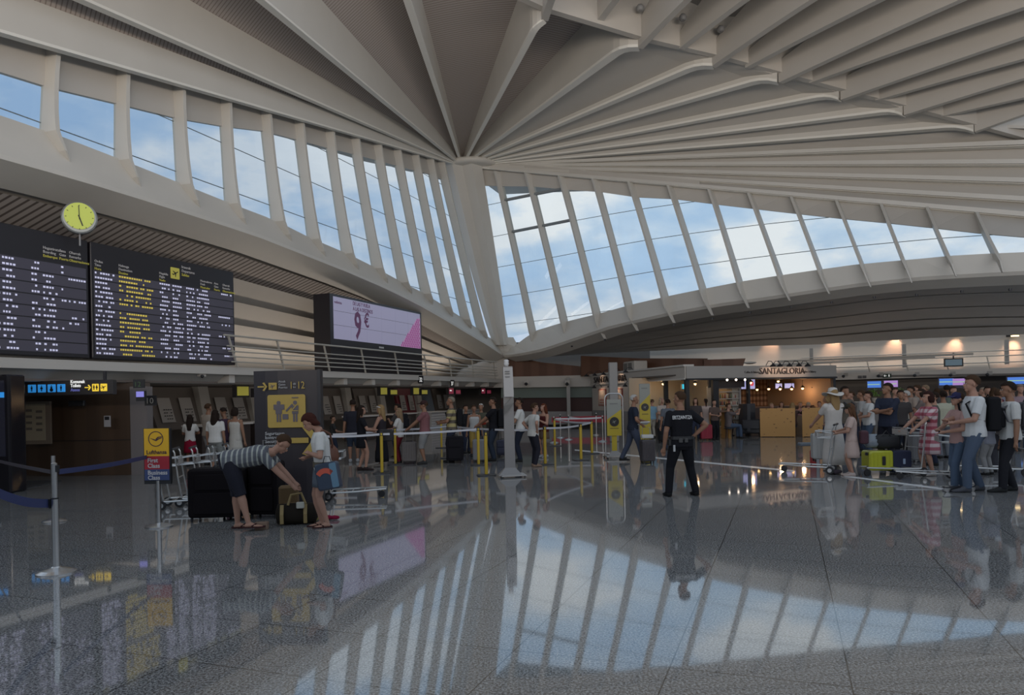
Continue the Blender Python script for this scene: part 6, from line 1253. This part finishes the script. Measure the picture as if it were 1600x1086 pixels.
# --- right crowd ---
person('r_hat', 'woman in long white dress and wide white sunhat seen from behind', 1304, 736, 607, -15, ('tee', (.50, .47, .44)), ('longskirt', (.50, .47, .44)), ('long', hL, 'sunhat', (.50, .47, .43)), 'push', 'p', 1.05, shoes=(.35, .33, .3))
person('r_cap', 'girl with dark cap, long hair and short pale pink dress facing left', 1332, 744, 631, -70, ('tee', flor), ('skirt', flor), ('longer', (.09, .045, .025), 'cap', (.04, .035, .025)), 'front', 'p', .98, hd=(0, 5), shoes=(.4, .33, .3), face=True)
t = thing('shoulder_bag', 'dark patterned bag hanging behind the girl in pale pink', 'bag', PEOPLE['r_cap']['loc'], PEOPLE['r_cap']['rz']); MB().rbox(-.17, .17, -.30, -.14, .66, .92, .05).build('pouch', mat('dark patterned cloth', (.06, .02, .03), .8, bump=.5, bscale=8), t); MB().tube([(-.1, -.16, .92), (-.05, -.09, 1.3), (.02, .06, 1.28)], .012).build('strap', black, t)
person('r_back', 'dark-haired man in dark top behind the woman in the white hat', 1322, 716, 604, 160, ('tee', (.10, .085, .07)), ('trousers', Nv), ('short', hB), 'stand', 't')
backpack('r_back', 'dark rucksack on the man behind the white sunhat', (.03, .03, .035))
person('r_boy', 'boy in plain white tshirt and blue jeans facing left', 1359, 712, 612, -85, ('tee', (.50, .50, .49)), ('trousers', Jn), ('short', hB), 'front', 'p', 1.05, face=True)
person('r_boy2', 'smaller dark-haired boy in grey tshirt left of the plain white tshirt boy', 1348, 704, 610, -60, ('tee', (.30, .29, .28)), ('trousers', Nv), ('short', hD), 'stand', 't', .95)
person('r_fold', 'tall man in dark blue polo with folded arms facing left', 1389, 728, 599, -120, ('polo', (.025, .035, .05)), ('trousers', (.012, .012, .018)), ('short', hB), 'crossed', 't', 1.1, hd=(20, -4), face=True)
person('r_plaid', 'woman in pink plaid dress pushing the loaded cart', 1453, 743, 612, -95, ('tee', plaid), ('skirt', plaid), ('bob', (.03, .012, .010)), 'push', 'p', 1.05, shoes=(.40, .36, .33), face=True)
person('r_vest', 'woman in cream top and grey trousers seen from behind, right of the plaid dress', 1476, 716, 611, 10, ('tee', (.36, .36, .28)), ('trousers', (.13, .14, .16)), ('bun', hB), 'front', 't', 1.05)
person('r_dk', 'dark-haired boy in dark top right behind the plaid dress', 1462, 727, 613, -60, ('tee', (.08, .08, .07)), ('trousers', Nv), ('short', hB), 'front', 'p', .95)
person('r_lad', 'boy in navy cap, pinkish top and blue jeans facing left', 1500, 765, 613, -95, ('tee', (.38, .24, .22)), ('trousers', (.07, .10, .15)), ('short', hD, 'cap', (.03, .03, .08)), 'front', 'p', .92, feet=((-.05, .10), (.05, -.04)), shoes=(.3, .3, .32), face=True)
person('r_tall', 'tall man in white tshirt and blue jeans wearing a black rucksack, facing left', 1524, 768, 587, -82, ('tee', (.55, .56, .56)), ('trousers', (.075, .10, .145)), ('short', hD), 'front', 'p', 1.08, feet=((-.05, .09), (.07, -.07)), hd=(0, 2), shoes=(.08, .08, .09), face=True)
backpack('r_tall', 'large black rucksack on the tall man in white tshirt and jeans', (.010, .010, .012), 1.25)
person('r_youth', 'dark-haired youth in white tshirt and dark trousers at the right edge', 1581, 768, 597, -78, ('tee', (.50, .50, .48)), ('trousers', (.02, .02, .024)), ('short', hB), 'stand', 't', 1.0, feet=((-.06, .10), (.07, -.04)), hd=(0, 4), shoes=(.03, .03, .03), face=True)
backpack('r_youth', 'grey rucksack on the youth at the right edge', (.10, .10, .11), 1.0)
person('r_w4', 'man in pale blue-white tshirt seen from behind, left of the youth', 1563, 738, 608, 30, ('tee', (.38, .42, .46)), ('trousers', (.05, .05, .06)), ('crop', hD), 'push', 'p', 1.1)
person('r_kid', 'person carrying grey things just behind the tall man\'s rucksack', 1546, 742, 640, -20, ('tee', (.20, .21, .25)), ('trousers', Gy), ('short', hD), 'front', 'p')
crowd_ = ((1409, 712, 610, hB, (.05, .04, .04), 'short', 'dark-clothed person right of the man with folded arms'), (1418, 706, 611, hG, (.36, .31, .26), 'short', 'grey-haired person in cream, right of the bright green plant'), (1425, 700, 604, hB, (.30, .24, .20), 'short', 'dark-haired man in beige, left rear of the plaid dress woman'),
      (1435, 697, 602, hD, (.28, .25, .22), 'short', 'taller brown-haired man rear left of the plaid dress woman'), (1448, 694, 602, (.2, .14, .09), (.22, .20, .19), 'short', 'tanned man with wavy hair above the plaid dress woman'), (1466, 690, 607, hD, (.3, .28, .26), 'long', 'far person with long hair between plaid dress and cream top'),
      (1481, 693, 602, hB, (.12, .11, .11), 'short', 'dark-haired far man behind the cream top woman'), (1491, 698, 604, hD, (.10, .12, .10), 'short', 'far man in green-black above the navy cap'), (1538, 694, 606, (.25, .2, .15), (.2, .18, .18), 'short', 'far person right of the tall man\'s neck'),
      (1545, 700, 604, hB, (.07, .03, .05), 'short', 'far man in plum tshirt over the rucksack'), (1555, 704, 606, hD, (.10, .03, .04), 'long', 'far woman in wine red left of the pale blue tshirt man'), (1571, 698, 603, hB, (.2, .2, .24), 'short', 'far person just left of the youth\'s face'),
      (1596, 704, 601, (.2, .15, .12), (.25, .18, .2), 'short', 'far person cut by the right frame edge'), (1400, 699, 606, hD, (.25, .22, .2), 'short', 'far person between the folded-arms man and the green plant'), (1332, 700, 612, hD, (.12, .1, .09), 'short', 'far person between the sunhat and the white tshirt boy'), (1442, 706, 608, (.03, .02, .015), (.16, .13, .12), 'bob', 'dark bob-haired woman close behind the plaid dress'),
      (1514, 690, 606, hD, (.15, .13, .13), 'short', 'far person left of the tall man\'s face'), (1584, 692, 604, hB, (.12, .1, .1), 'short', 'far dark person behind the youth\'s head'), (1294, 700, 618, hL, (.3, .22, .18), 'bob', 'person in peach left of the sunhat woman, partly hidden'))
for i, (px, py, hy, hc_, tc, hk_, lab) in enumerate(crowd_):
    rr = random.Random(i); person('cr%d' % i, lab, px, py, hy, rr.choice((-90, -60, 170, 200, 20, -120)), ('tee', tc), ('trousers', rr.choice((Nv, Gy, Jn, Bk))), (hk_, hc_), rr.choice(('stand', 'front', 'crossed')), rr.choice('ptp'), rr.uniform(.95, 1.05))
# --- right luggage ---
cA = cart(G(1400, 744) + Vector((0, .1, 0)), 97, 'luggage cart loaded with a yellow and a navy case, pushed by the plaid dress woman', s_=1.12)
gA = G(1387, 742)
def block(name, loc, sx, sy, sz, rz, m_, lab, cat, r=.04, ax='y'): o_ = MB().rbox(-sx/2, sx/2, -sy/2, sy/2, 0, sz, r, 5, axis=ax).build(name, m_, None, loc=loc, rz=rz); return tag(o_, lab, cat)
yl = mat('lime yellow shell', (.45, .46, .03), .25); D_ = gA.y+.1
t = thing('suitcase', 'lime yellow hard suitcase lying on the loaded cart', 'suitcase', W(1371, 734, D_), .03)
MB().rbox(-.25, .25, -.18, .18, 0, .40, .06, 5, axis='y').build('shell', yl, t); 
for k in range(5): MB().rbox(-.17+k*.08, -.15+k*.08, -.19, .19, .05, .35, .008, 2, axis='y').build('rib', yl, t)
MB().rbox(.0, .07, -.205, -.18, .11, .29, .02, axis='y').build('side_handle', black, t)
for z in (.06, .34): MB().rbox(-.30, -.25, -.14, -.08, z-.03, z+.03, .015).build('wheel', black, t)
t = thing('suitcase', 'navy blue soft suitcase beside the lime yellow one on the cart', 'suitcase', W(1404, 737, D_), .03)
MB().rbox(-.19, .19, -.17, .17, 0, .44, .04, 5, axis='y').build('shell', mat('navy case cloth', (.015, .02, .05), .8), t); MB().rbox(.0, .05, -.178, -.17, .17, .28, .01, axis='y').build('luggage_tag', mat('pale tag blue', (.3, .38, .5), .5), t)
for x in (-.15, .15): MB().rbox(x-.02, x+.02, -.16, -.12, -.04, .01, .01).build('wheel', black, t)
t = thing('holdall', 'black holdall on top of the lime yellow suitcase', 'bag', W(1381, 700, D_), .0); MB().loft([ering(Vector((x, 0, .13)), Vector((0, 1, 0)), Vector((0, 0, 1)), a, b, 12) for x, a, b in ((-.28, .05, .06), (-.25, .14, .13), (0, .16, .155), (.25, .14, .13), (.29, .05, .05))], True, True).build('bag_body', mat('black holdall cloth', (.018, .018, .02), .8, bump=.3), t, True); MB().tube([(-.1, -.1, .24), (0, -.1, .36), (.1, -.1, .24)], .012).build('grab_handle', black, t)
t = thing('plastic_bag', 'grey plastic bag on the front of the loaded cart', 'bag', W(1362, 699, D_-.05), .1); MB().loft([ering(Vector((0, 0, z)), Vector((1, 0, 0)), Vector((0, 1, 0)), a, b, 12) for z, a, b in ((0, .10, .08), (.06, .15, .11), (.16, .14, .10), (.22, .08, .06), (.27, .12, .05))], True, True).build('bag_body', mat('grey plastic film', (.20, .23, .26), .3), t, True)
suitcase(1432, 722, .36, .26, .72, 0, (.17, .17, .18), 'tall grey case behind the loaded cart\'s handle', handle=False, at=G(1434, 722))
cB = cart(G(1300, 742) + Vector((-.25, .5, 0)), 60, 'luggage cart pushed by the woman in the white sunhat', s_=1.05)
suitcase(1290, 735, .42, .28, .62, -10, (.36, .36, .35), 'pale grey hard case standing on the sunhat woman\'s cart', at=G(1291, 736)+Vector((0, .2, 0)), z=.19, handle=False)
t = thing('shopping_bag', 'red and white shopping bag hanging at the front of the sunhat woman\'s cart', 'bag', W(1273, 732, 16.9), 0); MB().rbox(-.08, .10, -.1, .1, 0, .42, .04).build('bag_body', mat('red bag cloth', (.35, .03, .03), .6), t); MB().rbox(.0, .07, -.108, -.1, .06, .36, .01).build('white_panel', mat('pale bag panel', (.4, .4, .42), .6), t)
t = thing('parcel', 'flat grey blue parcel sticking out left of the sunhat woman\'s cart', 'parcel', W(1265, 693, 17.0), -.1); MB().rbox(-.24, .28, -.14, .14, -.05, .02, .03).build('wrapping', mat('slate parcel', (.12, .14, .165), .6), t)
heap(1305, 741, 'dark bundle at the wheels of the sunhat woman\'s cart', (.05, .04, .05), .16, 'bundle', 4)
cC = cart(G(1556, 745) + Vector((.1, .2, 0)), 80, 'luggage cart between the tall man and the youth at right', s_=1.08)
cD = cart(G(1492, 758) + Vector((0, .8, 0)), 70, 'luggage cart half hidden behind the boy in the navy cap', s_=1.0)
block('carry_bag', W(1548, 670, 14.4), .36, .22, .26, .2, cm((.12, .13, .17), 'bag cloth'), 'grey bag behind the tall man\'s rucksack, held in the cart basket', 'bag')
t = thing('scooter_board', 'small scooter board with white wheels at the tall man\'s feet', 'scooter', G(1500, 768), .1); MB().rbox(-.3, .25, -.06, .06, .07, .09, .05).build('deck', dark, t)
for x in (-.25, .2): MB().lathe([(.005, -.02), (.05, -.02), (.05, .02), (.005, .02)], 14, (0, 0, 0), Matrix.Translation((x, -.02, .05)) @ Matrix.Rotation(math.pi/2, 4, 'X')).build('wheel', chrome, t)
